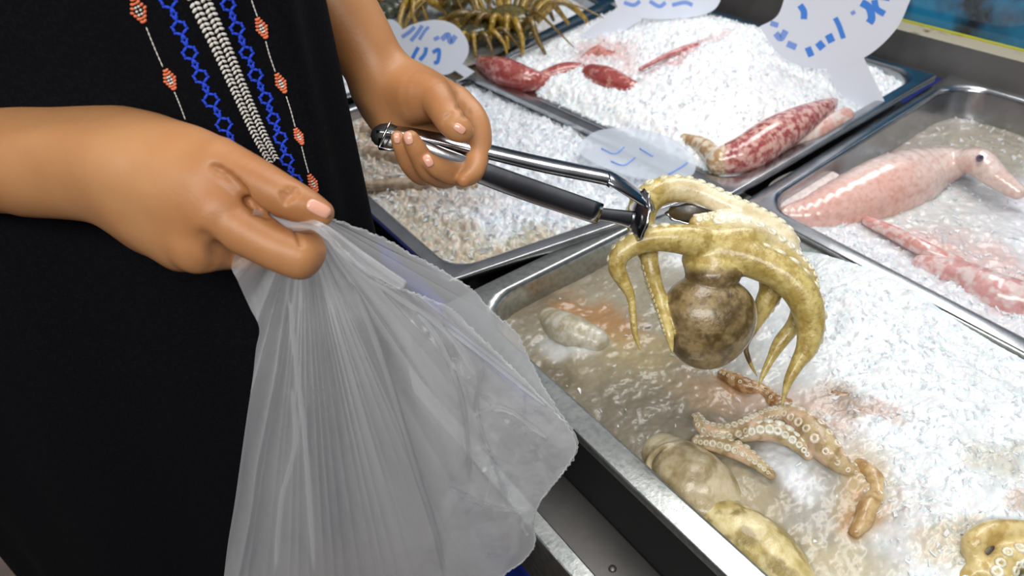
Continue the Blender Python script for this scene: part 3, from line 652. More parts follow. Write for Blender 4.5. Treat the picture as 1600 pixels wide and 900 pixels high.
sign('round white price tag with faded blue writing beside the spiny lobsters', [(612, 60), (640, 40), (680, 31), (712, 40), (731, 66), (728, 92), (700, 116), (660, 112), (625, 95)],
     [(695, 100), (716, 96), (742, 112), (728, 122)], (728, 118, dz(728, 118, .02)),
     [(m_ink2, [(3, [(628, 58), (640, 50), (648, 42)]), (3, [(642, 64), (652, 52), (660, 40)]), (2.5, [(655, 62), (664, 48), (670, 42)]), (4, [(690, 62), (700, 54), (704, 66), (712, 56)]), (3, [(678, 62), (686, 58)])]),
      (m_ink, [(3, [(644, 92), (650, 80), (654, 74)]), (3, [(656, 94), (664, 84), (666, 74)]), (3, [(676, 82), (686, 78), (684, 96), (678, 98)])])])
sign('small plain white tag beside the round price tag', [(590, 38), (608, 30), (622, 36), (630, 52), (620, 70), (600, 62)], [(612, 60), (628, 56), (650, 84), (636, 92)], (640, 90, dz(640, 90, .01)), [])
# clear tag lying at the front of tray C
m_clear = pm('clear_acrylic', (.8, .87, .97), .06, Transmission_Weight=.0, Coat_Weight=1., Alpha=.38)
P = crom(np.array([Z(x, y, .024) for x, y in [(905, 225), (935, 206), (985, 202), (1040, 214), (1078, 240), (1086, 268), (1060, 284), (1000, 280), (940, 262), (905, 240)]]+[Z(905, 225, .024)]), 5)[:-1]
root = empty('price_tag', Z(995, 245, .022), 'clear oval tag smeared with blue ink, lying at the front of the ice heap', 'price tag', 'oval price tags')
v, f = prism(P, (0, 0, 1), .002); mk('tag_plate', v, f, m_clear, root, smooth=False)
for w_, pts in ((3, [(940, 232), (960, 240), (975, 230)]), (3, [(955, 252), (975, 258), (992, 246)]), (4, [(1045, 272), (1062, 262), (1074, 254)]), (2, [(1000, 232), (1020, 244)])):
    q = crom([(*p, 0) for p in pts], 5); v, f = tube([Z(x, y, .0268) for x, y, _ in q], .0011, 5); mk('handwriting', v, f, m_ink2, root)

# ------------------------------------------------------------------ person
S = W(566, 345, .53); vh = ray(577, 345)*1.; vh[2] = 0; vh /= np.linalg.norm(vh); lf = np.array([-vh[1], vh[0], 0])
AX, BY, TW = .25, .082, math.radians(24)
lf0, vh0 = lf, vh
lf = lf0*math.cos(TW)+vh0*math.sin(TW); vh = vh0*math.cos(TW)-lf0*math.sin(TW)
_sh = math.hypot(AX*math.cos(TW), BY*math.sin(TW))
TC = np.array([S[0], S[1], 0])-(AX*AX*(-math.cos(TW))*lf+BY*BY*(math.sin(TW))*vh)/_sh
rot = math.radians(0)
def torso(th, z, grow=0.):
    w = AX*np.interp(z, [FLOOR+.2, -.45, -.1, .2, .45, .56, .63], [1.12, 1.06, 1.0, 1.0, 1.0, .8, .35])+grow
    b = BY*np.interp(z, [FLOOR+.2, -.45, -.1, .2, .45, .56, .63], [1.25, 1.15, 1.05, 1., 1.05, .8, .5])+grow
    c, s = np.cos(th), np.sin(th); c = np.sign(c)*np.abs(c)**.8; s = np.sign(s)*np.abs(s)**.9
    return TC+lf*(-c*w)[..., None]+vh*(-s*b)[..., None]+np.stack([0*z, 0*z, z], -1)
person = empty('person', (TC[0], TC[1], FLOOR), 'person in a black embroidered dress holding a plastic bag and steel tongs', 'person')
nt_, nz_ = 260, 200
TH, ZZ = np.meshgrid(np.linspace(0, 2*math.pi, nt_, endpoint=False), np.linspace(FLOOR+.25, .62, nz_))
g = .006+.005*np.sin(TH*9+ZZ*3+2*np.sin(ZZ*5))*ss(-ZZ, -.15, .3)+.0025*np.sin(TH*17+ZZ*9)
P = torso(TH, ZZ); out = P-(TC+np.stack([0*ZZ, 0*ZZ, ZZ], -1)); out /= np.linalg.norm(out, axis=-1)[..., None]
P = (P+out*g[..., None]).reshape(-1, 3)
Fd = [[i*nt_+j, i*nt_+(j+1) % nt_, (i+1)*nt_+(j+1) % nt_, (i+1)*nt_+j] for i in range(nz_-1) for j in range(nt_)]
dress = mk('dress', P, Fd, m_cloth, person); dress['label'] = 'black cotton dress'
so = dress.modifiers.new('t', 'SOLIDIFY'); so.thickness = .0008; so.offset = 0
bvh = BVHTree.FromPolygons([Vector(p) for p in P], Fd)
def onto(b, px, py, lift=.0, dflt=None):
    d = Vector(ray(px, py)); L = d.length; h, n, i, t = b.ray_cast(Vector(CAM), d/L)
    if h is None: return None, None
    n = np.array(n)
    if n@np.array(d) > 0: n = -n
    return np.array(h)+n*lift, n
def stitch(mb, a, b, r, lift=.0006):
    pa, na = onto(bvh, *a, lift); pb, nb = onto(bvh, *b, lift)
    if pa is None or pb is None: return
    m = (pa+pb)/2; t = pb-pa; L = np.linalg.norm(t)/2
    if L < 1e-6 or L > .03: return
    t, u, w = frame(t, na); mb.add(*ball(m, (r*.8, r, L+r*.3), np.array([u, w, t]), 6, 4))
wband = crom([(312, -14, 17), (312, 0, 17), (346, 75, 15), (376, 145, 13), (404, 208, 12), (428, 254, 10)], 8)
L = np.concatenate([[0], np.cumsum(np.hypot(*np.diff(wband[:, :2], axis=0).T))]); mb = MB(); s = 0
while s < L[-1]:
    x, y, w_ = [np.interp(s, L, wband[:, i]) for i in range(3)]; x2, y2 = [np.interp(s+1, L, wband[:, i]) for i in range(2)]; t = np.array([x2-x, y2-y]); t /= np.linalg.norm(t)+1e-9; n = np.array([-t[1], t[0]])
    for k, (o0, o1, sl) in enumerate(((-1, -.58, 4.2), (-.48, -.1, -4.2), (.1, .48, 4.2), (.58, 1, -4.2))):
        j = random.uniform(-.6, .6); a = np.array([x, y])+n*w_*o0+t*(sl/2+j); b = np.array([x, y])+n*w_*o1+t*(-sl/2+j); stitch(mb, a, b, .00085*w_/14)
    s += 7.4*w_/14
emb = mb.build('white_embroidery', m_thr_w, dress); emb['label'] = 'band of white zigzag stitches'
def chain_emb(pts, r=10.5):
    mb = MB()
    for i, (x, y) in enumerate(pts):
        if i+1 < len(pts): dx, dy = pts[i+1][0]-x, pts[i+1][1]-y
        t = np.array([dx, dy])/math.hypot(dx, dy); n = np.array([-t[1], t[0]]); c = np.array([x, y]); step = math.hypot(dx, dy); rr = r*(step/40)**.6
        nd = [c-t*rr*1.05, c-t*rr*.45+n*rr*.95, c+t*rr*.45+n*rr*.85, c+t*rr*1.05, c+t*rr*.45-n*rr*.95, c-t*rr*.45-n*rr*.85]
        for k in range(6):
            stitch(mb, nd[k], nd[(k+1) % 6], .0009); o_ = nd[k]+(nd[k]-c)*.22; stitch(mb, nd[k], o_, .0008)
        e_ = c+t*step-t*rr; s_ = c+t*rr
        for sg in (-1, 1):
            m_ = (s_+e_)/2+n*sg*3.2; stitch(mb, s_, m_, .0009); stitch(mb, m_, e_, .0009); stitch(mb, m_, m_+n*sg*2.4, .0008)
    return mb
e_ = chain_emb([(247, -38), (263.6, 1), (281, 43), (297, 82), (314, 119), (330, 156), (350, 194)]).build('blue_embroidery', m_thr_b, dress); e_['label'] = 'left chain of blue embroidered rings'
e_ = chain_emb([(343, -28), (356, 7), (370, 44), (385, 82), (399, 117), (415, 153), (427, 185), (438, 215), (448, 249), (461, 281)], 10).build('blue_embroidery', m_thr_b, dress); e_['label'] = 'right chain of blue embroidered rings'
def diamond(x, y, w, h):
    mc, mw = MB(), MB(); t = np.array([.42, .9]); t /= np.linalg.norm(t); n = np.array([-t[1], t[0]])
    for i in range(-3, 4):
        wd_ = w*(1-abs(i)/4.)
        for sg in (-1, 1):
            c = np.array([x, y])+t*h*i/3.5+n*sg*wd_*.75; stitch(mc, c-n*sg*3+t, c+n*sg*2-t*1.5, .00085)
            if abs(i) < 2: c = np.array([x, y])+t*h*i/3.5+n*sg*wd_*.22; stitch(mw, c-n*1.5, c+n*1.5+t, .0007)
            elif abs(i) > 1: c = np.array([x, y])+t*h*i/3.5+n*sg*wd_*.25; stitch(mc, c-n*1.5, c+n*1.5+t, .0007)
    mc.build('coral_motif', m_thr_c, dress); mw.build('motif_centre', m_thr_w, dress)
for a in ((217, 16, 15, 22), (266, 124, 11, 18), (409, 44, 10, 18), (439, 130, 9, 17), (467, 213, 7, 14), (489, 286, 7, 15)): diamond(*a)
for pts in ([(206, -30), (210, -10)], [(229, 42), (241, 72), (255, 104)], [(273, 143), (281, 162), (290, 186)], [(386, -28), (393, 0), (402, 26)], [(415, 64), (421, 86), (430, 112)], [(447, 150), (454, 172), (461, 198)], [(471, 228), (476, 248), (482, 270)], [(492, 302), (497, 322)]):
    q = crom([(*p, 0) for p in pts], 4)
    mb = MB()
    for a, b in zip(q[:-1], q[1:]): stitch(mb, a[:2], b[:2], .0004)
    if mb.n: mb.build('running_stitch', m_thr_w, dress)

# body: coarse figure (mostly hidden or outside the picture) and two fine arms, one mesh
def P_(th, z): return torso(np.array(th), np.array(z))
shR = TC+lf*.19+np.array([0, 0, .5]); shL = TC-lf*.165+np.array([0, 0, .5])+vh*.03
elR = W(-330, 215, .45); hips = TC+np.array([0, 0, -.05])
wrL = W(596, 118, .515); fdir = W(596, 118, .515)-W(505, -10, .505); fdir /= np.linalg.norm(fdir)
elL = W(560, 60, .512)-fdir*.20
bf = Field(np.array([TC[0]-.42, TC[1]-.42, FLOOR-.01]), np.array([TC[0]+.42, TC[1]+.42, .98]), .008)
for z_, w_, b_ in ((-.1, .15, .075), (.1, .13, .07), (.28, .14, .07), (.42, .15, .072)):
    bf.ell(TC+[0, 0, z_], (w_, b_, .16), np.array([lf, vh, [0, 0, 1]]), .05)
bf.cone(shR, .045, shL, .042, .04); bf.cone(TC+[0, 0, .5], .05, TC+[0, 0, .64]-vh*.02, .047, .03)
HC = TC+np.array([0, 0, .75])-vh*.03; hax = np.array([lf, vh, [0, 0, 1]])
bf.ell(HC, (.072, .092, .11), hax, .02); bf.ell(HC-vh*.03-[0, 0, .05], (.05, .055, .055), hax, .03)
bf.cone(HC-vh*.092+[0, 0, .01], .007, HC-vh*.112-[0, 0, .022], .012, .012)
for sg in (-1, 1):
    bf.ell(HC+lf*sg*.075-[0, 0, .005], (.012, .02, .03), hax, .008)
    hp = TC+lf*sg*.085; kn = hp+np.array([0, 0, -.42])-vh*.01; an_ = hp+np.array([0, 0, FLOOR+.06])+vh*.02
    bf.cone(hp+[0, 0, -.12], .075, kn, .05, .03); bf.cone(kn, .05, an_, .032, .02); bf.cone(an_, .034, an_-vh*.14+[0, 0, -.035], .024, .02)
bf.cone(shR, .045, elR, .036, .03); bf.cone(shL, .042, elL, .036, .03)
Vb, Fb = bf.mesh(); Vb = relax(Vb, Fb, 4)

def arm_field(pts, h): return Field(*bounds(pts, .035), h)
# --- near hand pinching the bag (its back towards the camera)
c_ = lambda *r: np.array([segd(*x) for x in r])
fore = c_((-330, 215, .45, 92), (-120, 235, .43, 94), (0, 248, .418, 86), (90, 246, .41, 80), (155, 246, .402, 79), (205, 262, .396, 78))
m2 = c_((60, 246, .410, 66), (190, 252, .400, 62), (270, 285, .386, 60), (345, 335, .375, 48)); m3 = c_((60, 250, .412, 66), (190, 268, .403, 62), (260, 325, .393, 60), (312, 382, .385, 47))
m4 = c_((60, 254, .414, 62), (180, 282, .409, 56), (235, 335, .404, 54), (288, 380, .40, 43)); m5 = c_((60, 256, .416, 58), (175, 288, .414, 50), (225, 338, .416, 46), (265, 366, .42, 38))
mi_ = c_((190, 255, .398, 54), (260, 275, .386, 52), (325, 296, .378, 40), (362, 313, .375, 26))
th = c_((130, 240, .402, 62), (215, 238, .395, 56), (285, 241, .384, 50), (345, 259, .376, 43), (395, 281, .371, 37), (438, 304, .369, 33.5), (474, 321, .370, 29), (500, 333, .372, 22))
ix = c_((345, 337, .375, 46), (400, 370, .373, 38), (440, 391, .373, 36), (468, 401, .375, 34)); ix2 = c_((468, 401, .375, 34), (484, 391, .379, 26), (480, 378, .384, 21), (466, 368, .390, 18))
md = c_((312, 380, .384, 46), (365, 388, .397, 33), (405, 392, .408, 31), (420, 380, .42, 26), (410, 365, .425, 22))
rg = c_((288, 380, .40, 42), (345, 380, .42, 31), (385, 378, .432, 27), (390, 360, .44, 22)); pk = c_((265, 366, .42, 36), (315, 365, .44, 27), (350, 362, .448, 22), (350, 345, .452, 18))
A = arm_field(np.vstack([fore, m2, th, ix2, pk, rg]), .0011)
A.chain(fore, .02)
for q in (m2, m3, m4, m5, mi_): A.chain(q, .016)
thf = Field(A.lo, A.lo+(A.n-1)*A.h, A.h); thf.n = A.n.copy(); thf.F = np.full(A.n, .09, np.float32)
A.chain(th[:4], .014); blur(A.F, 16)
thf.chain(th[3:], .006); A.merge(thf, .0025)
for q, kk in ((ix, .005), (md, .003), (rg, .003), (pk, .003)):
    t_ = Field(A.lo, A.lo, A.h); t_.n = A.n.copy(); t_.F = np.full(A.n, .09, np.float32); t_.chain(q, .004)
    if q is ix: t_.chain(ix2, .003)
    A.merge(t_, kk)
def groove(Fd_, pts, r=.0016, sink=.0003, k=.003, r1=None):
    P = []
    for i, (x, y) in enumerate(pts):
        d = Fd_.front(x, y)
        if d is not None: P.append([*W(x, y, d+sink), r if r1 is None else r+(r1-r)*i/(len(pts)-1)])
    P = np.array(P)
    for a, b in zip(P[:-1], P[1:]): Fd_.cone(a[:3], a[3], b[:3], b[3], k, sub=True)
groove(A, [(333, 260), (345, 266), (358, 276), (370, 288), (380, 300), (388, 312)], .0006, .0006, .003, .0024)
groove(A, [(388, 312), (400, 321), (416, 334), (436, 343)], .0022, .0012, .003)
for pts in ([(446, 300), (449, 308), (447, 318)], [(452, 294), (458, 300), (455, 312)], [(440, 302), (442, 312)], [(462, 296), (465, 304)], [(462, 362), (467, 372), (470, 384)], [(388, 322), (398, 326)], [(396, 334), (408, 338)]): groove(A, pts, .0007, .0002, .0018)
groove(A, [(320, 375), (345, 392), (370, 400)], .002, -.0012, .008)
VA, FA = A.mesh(); VA = relax(VA, FA, 1)
bA = BVHTree.FromPolygons([Vector(p) for p in VA], FA.tolist())
# --- far hand holding the tongs (palm towards the camera)
fore2 = np.vstack([[*elL, .036], [*(elL+fdir*.09), .036], segd(505, -10, .505, 70), segd(560, 62, .512, 56), segd(600, 122, .516, 46), segd(622, 148, .518, 46)])
pl = [c_((600, 130, .518, 44), (655, 150, .518, 46), (712, 160, .522, 27)), c_((600, 140, .522, 42), (650, 175, .53, 40), (708, 190, .535, 25)), c_((595, 150, .526, 40), (640, 190, .535, 36), (690, 215, .54, 24)), c_((592, 160, .522, 34), (625, 200, .532, 32), (668, 235, .538, 22))]
hyp = c_((588, 160, .512, 24), (598, 185, .512, 26), (622, 205, .52, 24))
fi = c_((712, 160, .522, 27), (738, 186, .516, 24), (747, 215, .512, 22), (745, 248, .506, 19), (738, 270, .498, 17), (725, 281, .490, 12))
fm = c_((708, 190, .535, 24), (738, 225, .532, 20), (742, 262, .520, 19), (715, 272, .500, 18.5), (688, 264, .487, 17), (670, 252, .480, 13))
fr_ = c_((690, 215, .54, 23), (712, 250, .538, 19), (700, 276, .520, 18), (672, 268, .496, 18), (655, 240, .481, 17), (642, 217, .475, 13.5))
fp = c_((668, 235, .538, 20), (676, 262, .534, 17), (660, 274, .515, 16), (640, 256, .496, 15.5), (628, 232, .484, 13.5), (621, 215, .479, 11))
B = arm_field(np.vstack([fore2[1:], fi, fp]), .0012)
B.chain(fore2, .012, 10)
thn = c_((615, 145, .512, 38), (650, 148, .502, 38), (676, 150, .494, 30), (690, 168, .487, 25), (702, 186, .481, 24), (715, 200, .479, 22), (726, 207, .480, 15))
for q in pl: B.chain(q, .010)
B.chain(c_((590, 128, .520, 30), (620, 142, .514, 34), (650, 148, .506, 35), (676, 151, .498, 28)), .014)
B.chain(c_((575, 145, .524, 22), (592, 170, .516, 25), (612, 196, .518, 25)), .010)
blur(B.F, 18)
def addf(q, kk):
    t_ = Field(B.lo, B.lo, B.h); t_.n = B.n.copy(); t_.F = np.full(B.n, .09, np.float32); t_.chain(q, .002); B.merge(t_, kk)
addf(thn[1:], .007)
for q in (fi, fm, fr_, fp): addf(q, .0012)
for pts in ([(692, 190), (700, 183), (708, 178)], [(714, 168), (722, 166)], [(724, 182), (732, 176)]): groove(B, pts, .0004, .0001, .003)
VB, FB = B.mesh(); VB = relax(VB, FB, 2)
bB = BVHTree.FromPolygons([Vector(p) for p in VB], FB.tolist())
mb = MB(); mb.add(Vb, Fb); mb.add(VA, FA); mb.add(VB, FB); body_ = mb.build('body', m_skin, person)
# hair
hf = Field(HC-.2, HC+.2, .006); hf.ell(HC+vh*.02+[0, 0, .02], (.086, .1, .115), hax, .01); hf.ell(HC+vh*.06-[0, 0, .07], (.075, .05, .12), hax, .03)
hf.ell(HC-vh*.085-[0, 0, .03], (.06, .08, .09), hax, .02, sub=True)
v, f = hf.mesh(); mk('hair', v, f, m_hair, person)['label'] = 'short black hair'
# nails draped on the fingers
def nail(b, cx, cy, a, lw, lh, lab=None, lift=.0004):
    ca, sa = math.cos(math.radians(a)), math.sin(math.radians(a)); V = []; n = 9; ok = True
    for i in range(n):
        for j in range(n):
            u, w = -1+2*i/(n-1), -1+2*j/(n-1); s_ = 1/max(1, (abs(u)**3+abs(w)**3)**(1/3.))
            x, y = cx+(u*s_*lw*ca-w*s_*lh*sa), cy+(u*s_*lw*sa+w*s_*lh*ca); p, nn = onto(b, x, y, lift*(1.3-u*u*.5-w*w*.8))
            if p is None: return
            V.append(p)
    f = [[i*n+j, i*n+j+1, (i+1)*n+j+1, (i+1)*n+j] for i in range(n-1) for j in range(n-1)]
    o = mk('fingernail', V, f, m_nail, body_); so = o.modifiers.new('t', 'SOLIDIFY'); so.thickness = .0005; so.offset = 0
    if lab: o['label'] = lab
nail(bA, 498, 326, 27, 20, 10, 'pink thumbnail with a pale edge')
nail(bB, 718, 201, 35, 10, 6, 'glossy thumbnail'); nail(bB, 669, 251, 62, 10, 6.5); nail(bB, 638, 216, 75, 10, 6.5); nail(bB, 620, 216, 82, 8, 5)

# ------------------------------------------------------------------ tongs
tr = empty('tongs', W(605, 212, .498), 'stainless steel kitchen tongs gripping the octopus', 'tongs')
def channel(path, up, th=.0009, lipf=.55):
    """rows: px,py,d, half width px ; open channel with rolled sides, opening away from 'up'"""
    V = []; prof = [(-1, -lipf), (-1, -.12), (-.86, 0), (-.4, .10), (0, .13), (.4, .10), (.86, 0), (1, -.12), (1, -lipf)]
    q = crom([segd(*r) for r in path], 5)
    for i in range(len(q)):
        t = q[min(i+1, len(q)-1), :3]-q[max(i-1, 0), :3]; t, u, w = frame(t, up); r = q[i, 3]
        for a, b in prof: V.append(q[i, :3]+w*a*r+u*b*r)
    k = len(prof); return np.array(V), [[i*k+j, i*k+j+1, (i+1)*k+j+1, (i+1)*k+j] for i in range(len(q)-1) for j in range(k-1)]
def solid(o, t): s_ = o.modifiers.new('t', 'SOLIDIFY'); s_.thickness = t; s_.offset = 0; return o
upc = M @ np.array([.25, .75, .6])                            # roughly upwards and towards the camera
v, f = channel([(592, 199, .500, 13), (625, 203, .499, 13), (690, 215, .502, 14), (760, 232, .508, 16), (850, 253, .520, 17), (940, 271, .533, 17), (952, 274, .535, 19)], upc)
solid(mk('arm', v, f, m_tong, tr), .001)['label'] = 'upper arm of the tongs'
v, f = channel([(948, 273, .5345, 19), (962, 279, .537, 24), (990, 296, .545, 26), (1016, 316, .556, 24)], upc, lipf=.25); solid(mk('bent_head', v, f, m_tong, tr), .001)
dn = M @ np.array([-.25, -.1, .95])
v, f = channel([(592, 222, .497, 11), (640, 226, .494, 12), (700, 250, .499, 15), (790, 284, .512, 17), (870, 312, .524, 17), (938, 335, .534, 16)], dn, lipf=.9)
solid(mk('arm', v, f, m_tong, tr), .001)['label'] = 'lower arm of the tongs'
v, f = channel([(925, 333, .536, 9), (960, 338, .541, 10), (990, 344, .546, 13)], dn, lipf=.4); solid(mk('neck', v, f, m_tong, tr), .001)
def scallop(c, nrm, lng, rl, rw, cup):
    n_, a, b = frame(nrm, lng); V = [c+n_*cup]; f = []; R, K = 7, 40
    for i in range(1, R+1):
        for j in range(K):
            t = 2*math.pi*j/K; rr = i/R; wob = 1+(.05*math.cos(t*10) if i == R else 0); V.append(c+a*rl*rr*math.cos(t)*wob+b*rw*rr*math.sin(t)*wob+n_*cup*(1-rr*rr))
    f = [[0, 1+j, 1+(j+1) % K] for j in range(K)]+[[1+(i-1)*K+j, 1+i*K+j, 1+i*K+(j+1) % K, 1+(i-1)*K+(j+1) % K] for i in range(1, R) for j in range(K)]
    return V, f
v, f = scallop(W(1000, 338, .553), M@np.array([-.9, .1, .35]), M@np.array([.15, 1, .1]), .020, .014, .004); solid(mk('gripper', v, f, m_tong, tr), .001)['label'] = 'near gripper pad seen from its edge'
v, f = scallop(W(1088, 334, .592), M@np.array([-.05, .55, .8]), M@np.array([1, -.15, -.1]), .024, .011, -.004); solid(mk('gripper', v, f, m_tong, tr), .001)['label'] = 'far gripper pad inside the octopus arm'
q = np.array([W(x, y, d) for x, y, d in [(610, 190, .489), (603, 205, .4885), (592, 230, .489), (608, 234, .489), (625, 236, .491)]]); mk('locking_ring', *tube(q, .0009, 6), m_tong, tr)
v, f = ball(W(604, 212, .501), (.011, .0085, .006), M.T@np.eye(3), nu=16, nv=10); mk('hinge', v, f, m_wall_shade, tr)  # hinge coloured black for the shade on the handle end

# ------------------------------------------------------------------ the octopus held up by the tongs
D0 = .575
o_ = lambda *rows: np.array([segd(x, y, D0+dd, r) for x, y, dd, r in rows])
T1 = o_((1012, 392, .008, 17), (1001, 355, .012, 21), (1008, 318, .016, 24), (1036, 298, .018, 22), (1075, 297, .018, 20), (1112, 310, .016, 18), (1150, 327, .012, 18), (1190, 347, .012, 19), (1225, 373, .010, 19), (1238, 396, .010, 12))
T1b = o_((1012, 372, .012, 14), (1014, 402, .006, 14), (1022, 440, .002, 13), (1036, 485, -.012, 11), (1045, 520, -.020, 8), (1050, 548, -.022, 3))
T2 = o_((1130, 392, -.006, 29), (1080, 376, -.012, 25), (1031, 372, -.014, 21), (995, 379, -.014, 19), (970, 396, -.014, 17), (964, 418, -.013, 14), (974, 440, -.012, 11), (985, 462, -.012, 7.5), (989, 490, -.012, 6), (992, 520, -.012, 5), (1001, 548, -.012, 1.5))
T3 = o_((1100, 388, -.006, 28), (1150, 398, -.010, 29), (1195, 414, -.014, 28), (1230, 434, -.018, 27), (1256, 466, -.020, 26), (1266, 505, -.020, 22), (1262, 540, -.020, 17), (1246, 568, -.020, 11), (1232, 596, -.020, 7.5), (1221, 634, -.020, 1.5))
T4 = o_((1120, 365, .004, 24), (1165, 366, .004, 24), (1205, 384, .0, 21), (1240, 408, -.002, 17), (1264, 432, -.004, 12), (1276, 462, -.004, 5))
T5 = o_((1200, 420, .008, 18), (1206, 450, .010, 19), (1193, 480, .012, 15), (1181, 508, .014, 8), (1166, 538, .016, 5), (1170, 562, .016, 4), (1183, 588, .016, 1.5))
T6 = o_((1245, 440, .004, 14), (1249, 480, .006, 13), (1240, 508, .006, 12), (1219, 535, .006, 11), (1205, 560, .006, 7), (1194, 582, .006, 5), (1185, 604, .006, 1.5))
T7 = o_((1090, 350, .010, 14), (1140, 346, .010, 17), (1180, 362, .008, 18), (1215, 388, .006, 15), (1245, 412, .004, 10))
oc = Field(*bounds(np.vstack([T1, T2, T3, T5, T1b, [segd(1110, 520, D0-.05, 1)], [segd(1110, 520, D0+.06, 1)]]), .016), .0010)
px2 = D0/F; CX = M.T  # camera axes in world = columns of M
cax = np.array([M[:, 0], M[:, 1], M[:, 2]])
oc.ell(segd(1103, 515, D0-.004, 1)[:3], (60*px2, 62*px2, 52*px2), cax, .006); oc.ell(segd(1132, 487, D0-.006, 1)[:3], (45*px2, 48*px2, 46*px2), cax, .02); oc.ell(segd(1080, 482, D0-.006, 1)[:3], (38*px2, 44*px2, 42*px2), cax, .02)
oc.ell(segd(1114, 432, D0-.012, 1)[:3], (41*px2, 27*px2, 36*px2), cax, .0015); oc.ell(segd(1118, 405, D0-.002, 1)[:3], (52*px2, 30*px2, 40*px2), cax, .010)
oc.ell(segd(1140, 376, D0+.0, 1)[:3], (70*px2, 28*px2, 40*px2), cax, .008)
for t_, kk in ((T1, .003), (T1b, .0015), (T2, .004), (T3, .003), (T4, .004), (T7, .003), (T5, .003), (T6, .003)):
    tmp = Field(oc.lo, oc.lo, oc.h); tmp.n = oc.n.copy(); tmp.F = np.full(oc.n, .09, np.float32); tmp.chain(t_, .002, 6); oc.merge(tmp, kk)
V, Fq = oc.mesh(); V = relax(V, Fq, 2)
px, py, dd = pix(V); k = n3(V, 130)
c = np.array(srgb(206, 188, 122))*np.ones((len(V), 1)); q = ss(k, .42, .6)[:, None]*.75; c = c*(1-q)+np.array(srgb(168, 142, 68))*q
q = (ss(n3(V+2, 420), .5, .75)*.4)[:, None]; c = c*(1-q)+np.array(srgb(112, 84, 30))*q
oral = (1-ss(py-(345+(px-1100)*.42+8*np.sin(px/9)), -16, 8))*ss(px, 1060, 1110)*ss(D0*0+dd, D0-.02, D0-.002); oral = np.maximum(oral, ss(312-py, -4, 8)*.7*ss(px, 1030, 1060))
c = c*(1-oral[:, None])+np.array(srgb(232, 220, 188))*oral[:, None]
mant = ((px-1110)**2/80**2+(py-505)**2/100**2 < 1) & (py > 408) & (dd < D0+.05); ml = ss(py, 408, 430)*mant*(1-(ss(px, 1175, 1186)))  # mantle brown, carried up over the head to paint its shade
lite = (dd < D0-.010) & (px < 1058) & (py > 400); ml = np.where(np.minimum.reduce([np.linalg.norm(V-p[:3], axis=1)-p[3] for p in crom(T1b, 5)]) < .0012, 0, ml)
qm = ss(n3(V, 110), .36, .68)[:, None]; mc = np.array(srgb(150, 130, 92))*(1-qm)+np.array(srgb(92, 74, 44))*qm; q2_ = (ss(n3(V+7, 300), .5, .7)*.45)[:, None]; mc = mc*(1-q2_)+np.array(srgb(64, 54, 30))*q2_
c = c*(1-ml[:, None])+mc*ml[:, None]
mb = MB(); mb.add(V, Fq, c); SK = (.80, .74, .56)
U = lambda *a: M @ np.array(a)
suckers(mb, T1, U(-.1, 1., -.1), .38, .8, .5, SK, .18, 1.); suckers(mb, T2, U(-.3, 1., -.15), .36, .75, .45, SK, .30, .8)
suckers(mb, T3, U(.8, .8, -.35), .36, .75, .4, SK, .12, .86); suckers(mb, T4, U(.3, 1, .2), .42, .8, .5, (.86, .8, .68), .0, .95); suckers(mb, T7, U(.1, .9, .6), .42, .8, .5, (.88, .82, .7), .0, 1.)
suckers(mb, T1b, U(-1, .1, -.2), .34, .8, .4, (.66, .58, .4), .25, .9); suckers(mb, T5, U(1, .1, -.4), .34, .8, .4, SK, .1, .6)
octo = mb.build('octopus', m_octo, None, color=True); tag(octo, 'whole yellowish octopus hanging mantle down from the tongs', 'octopus')

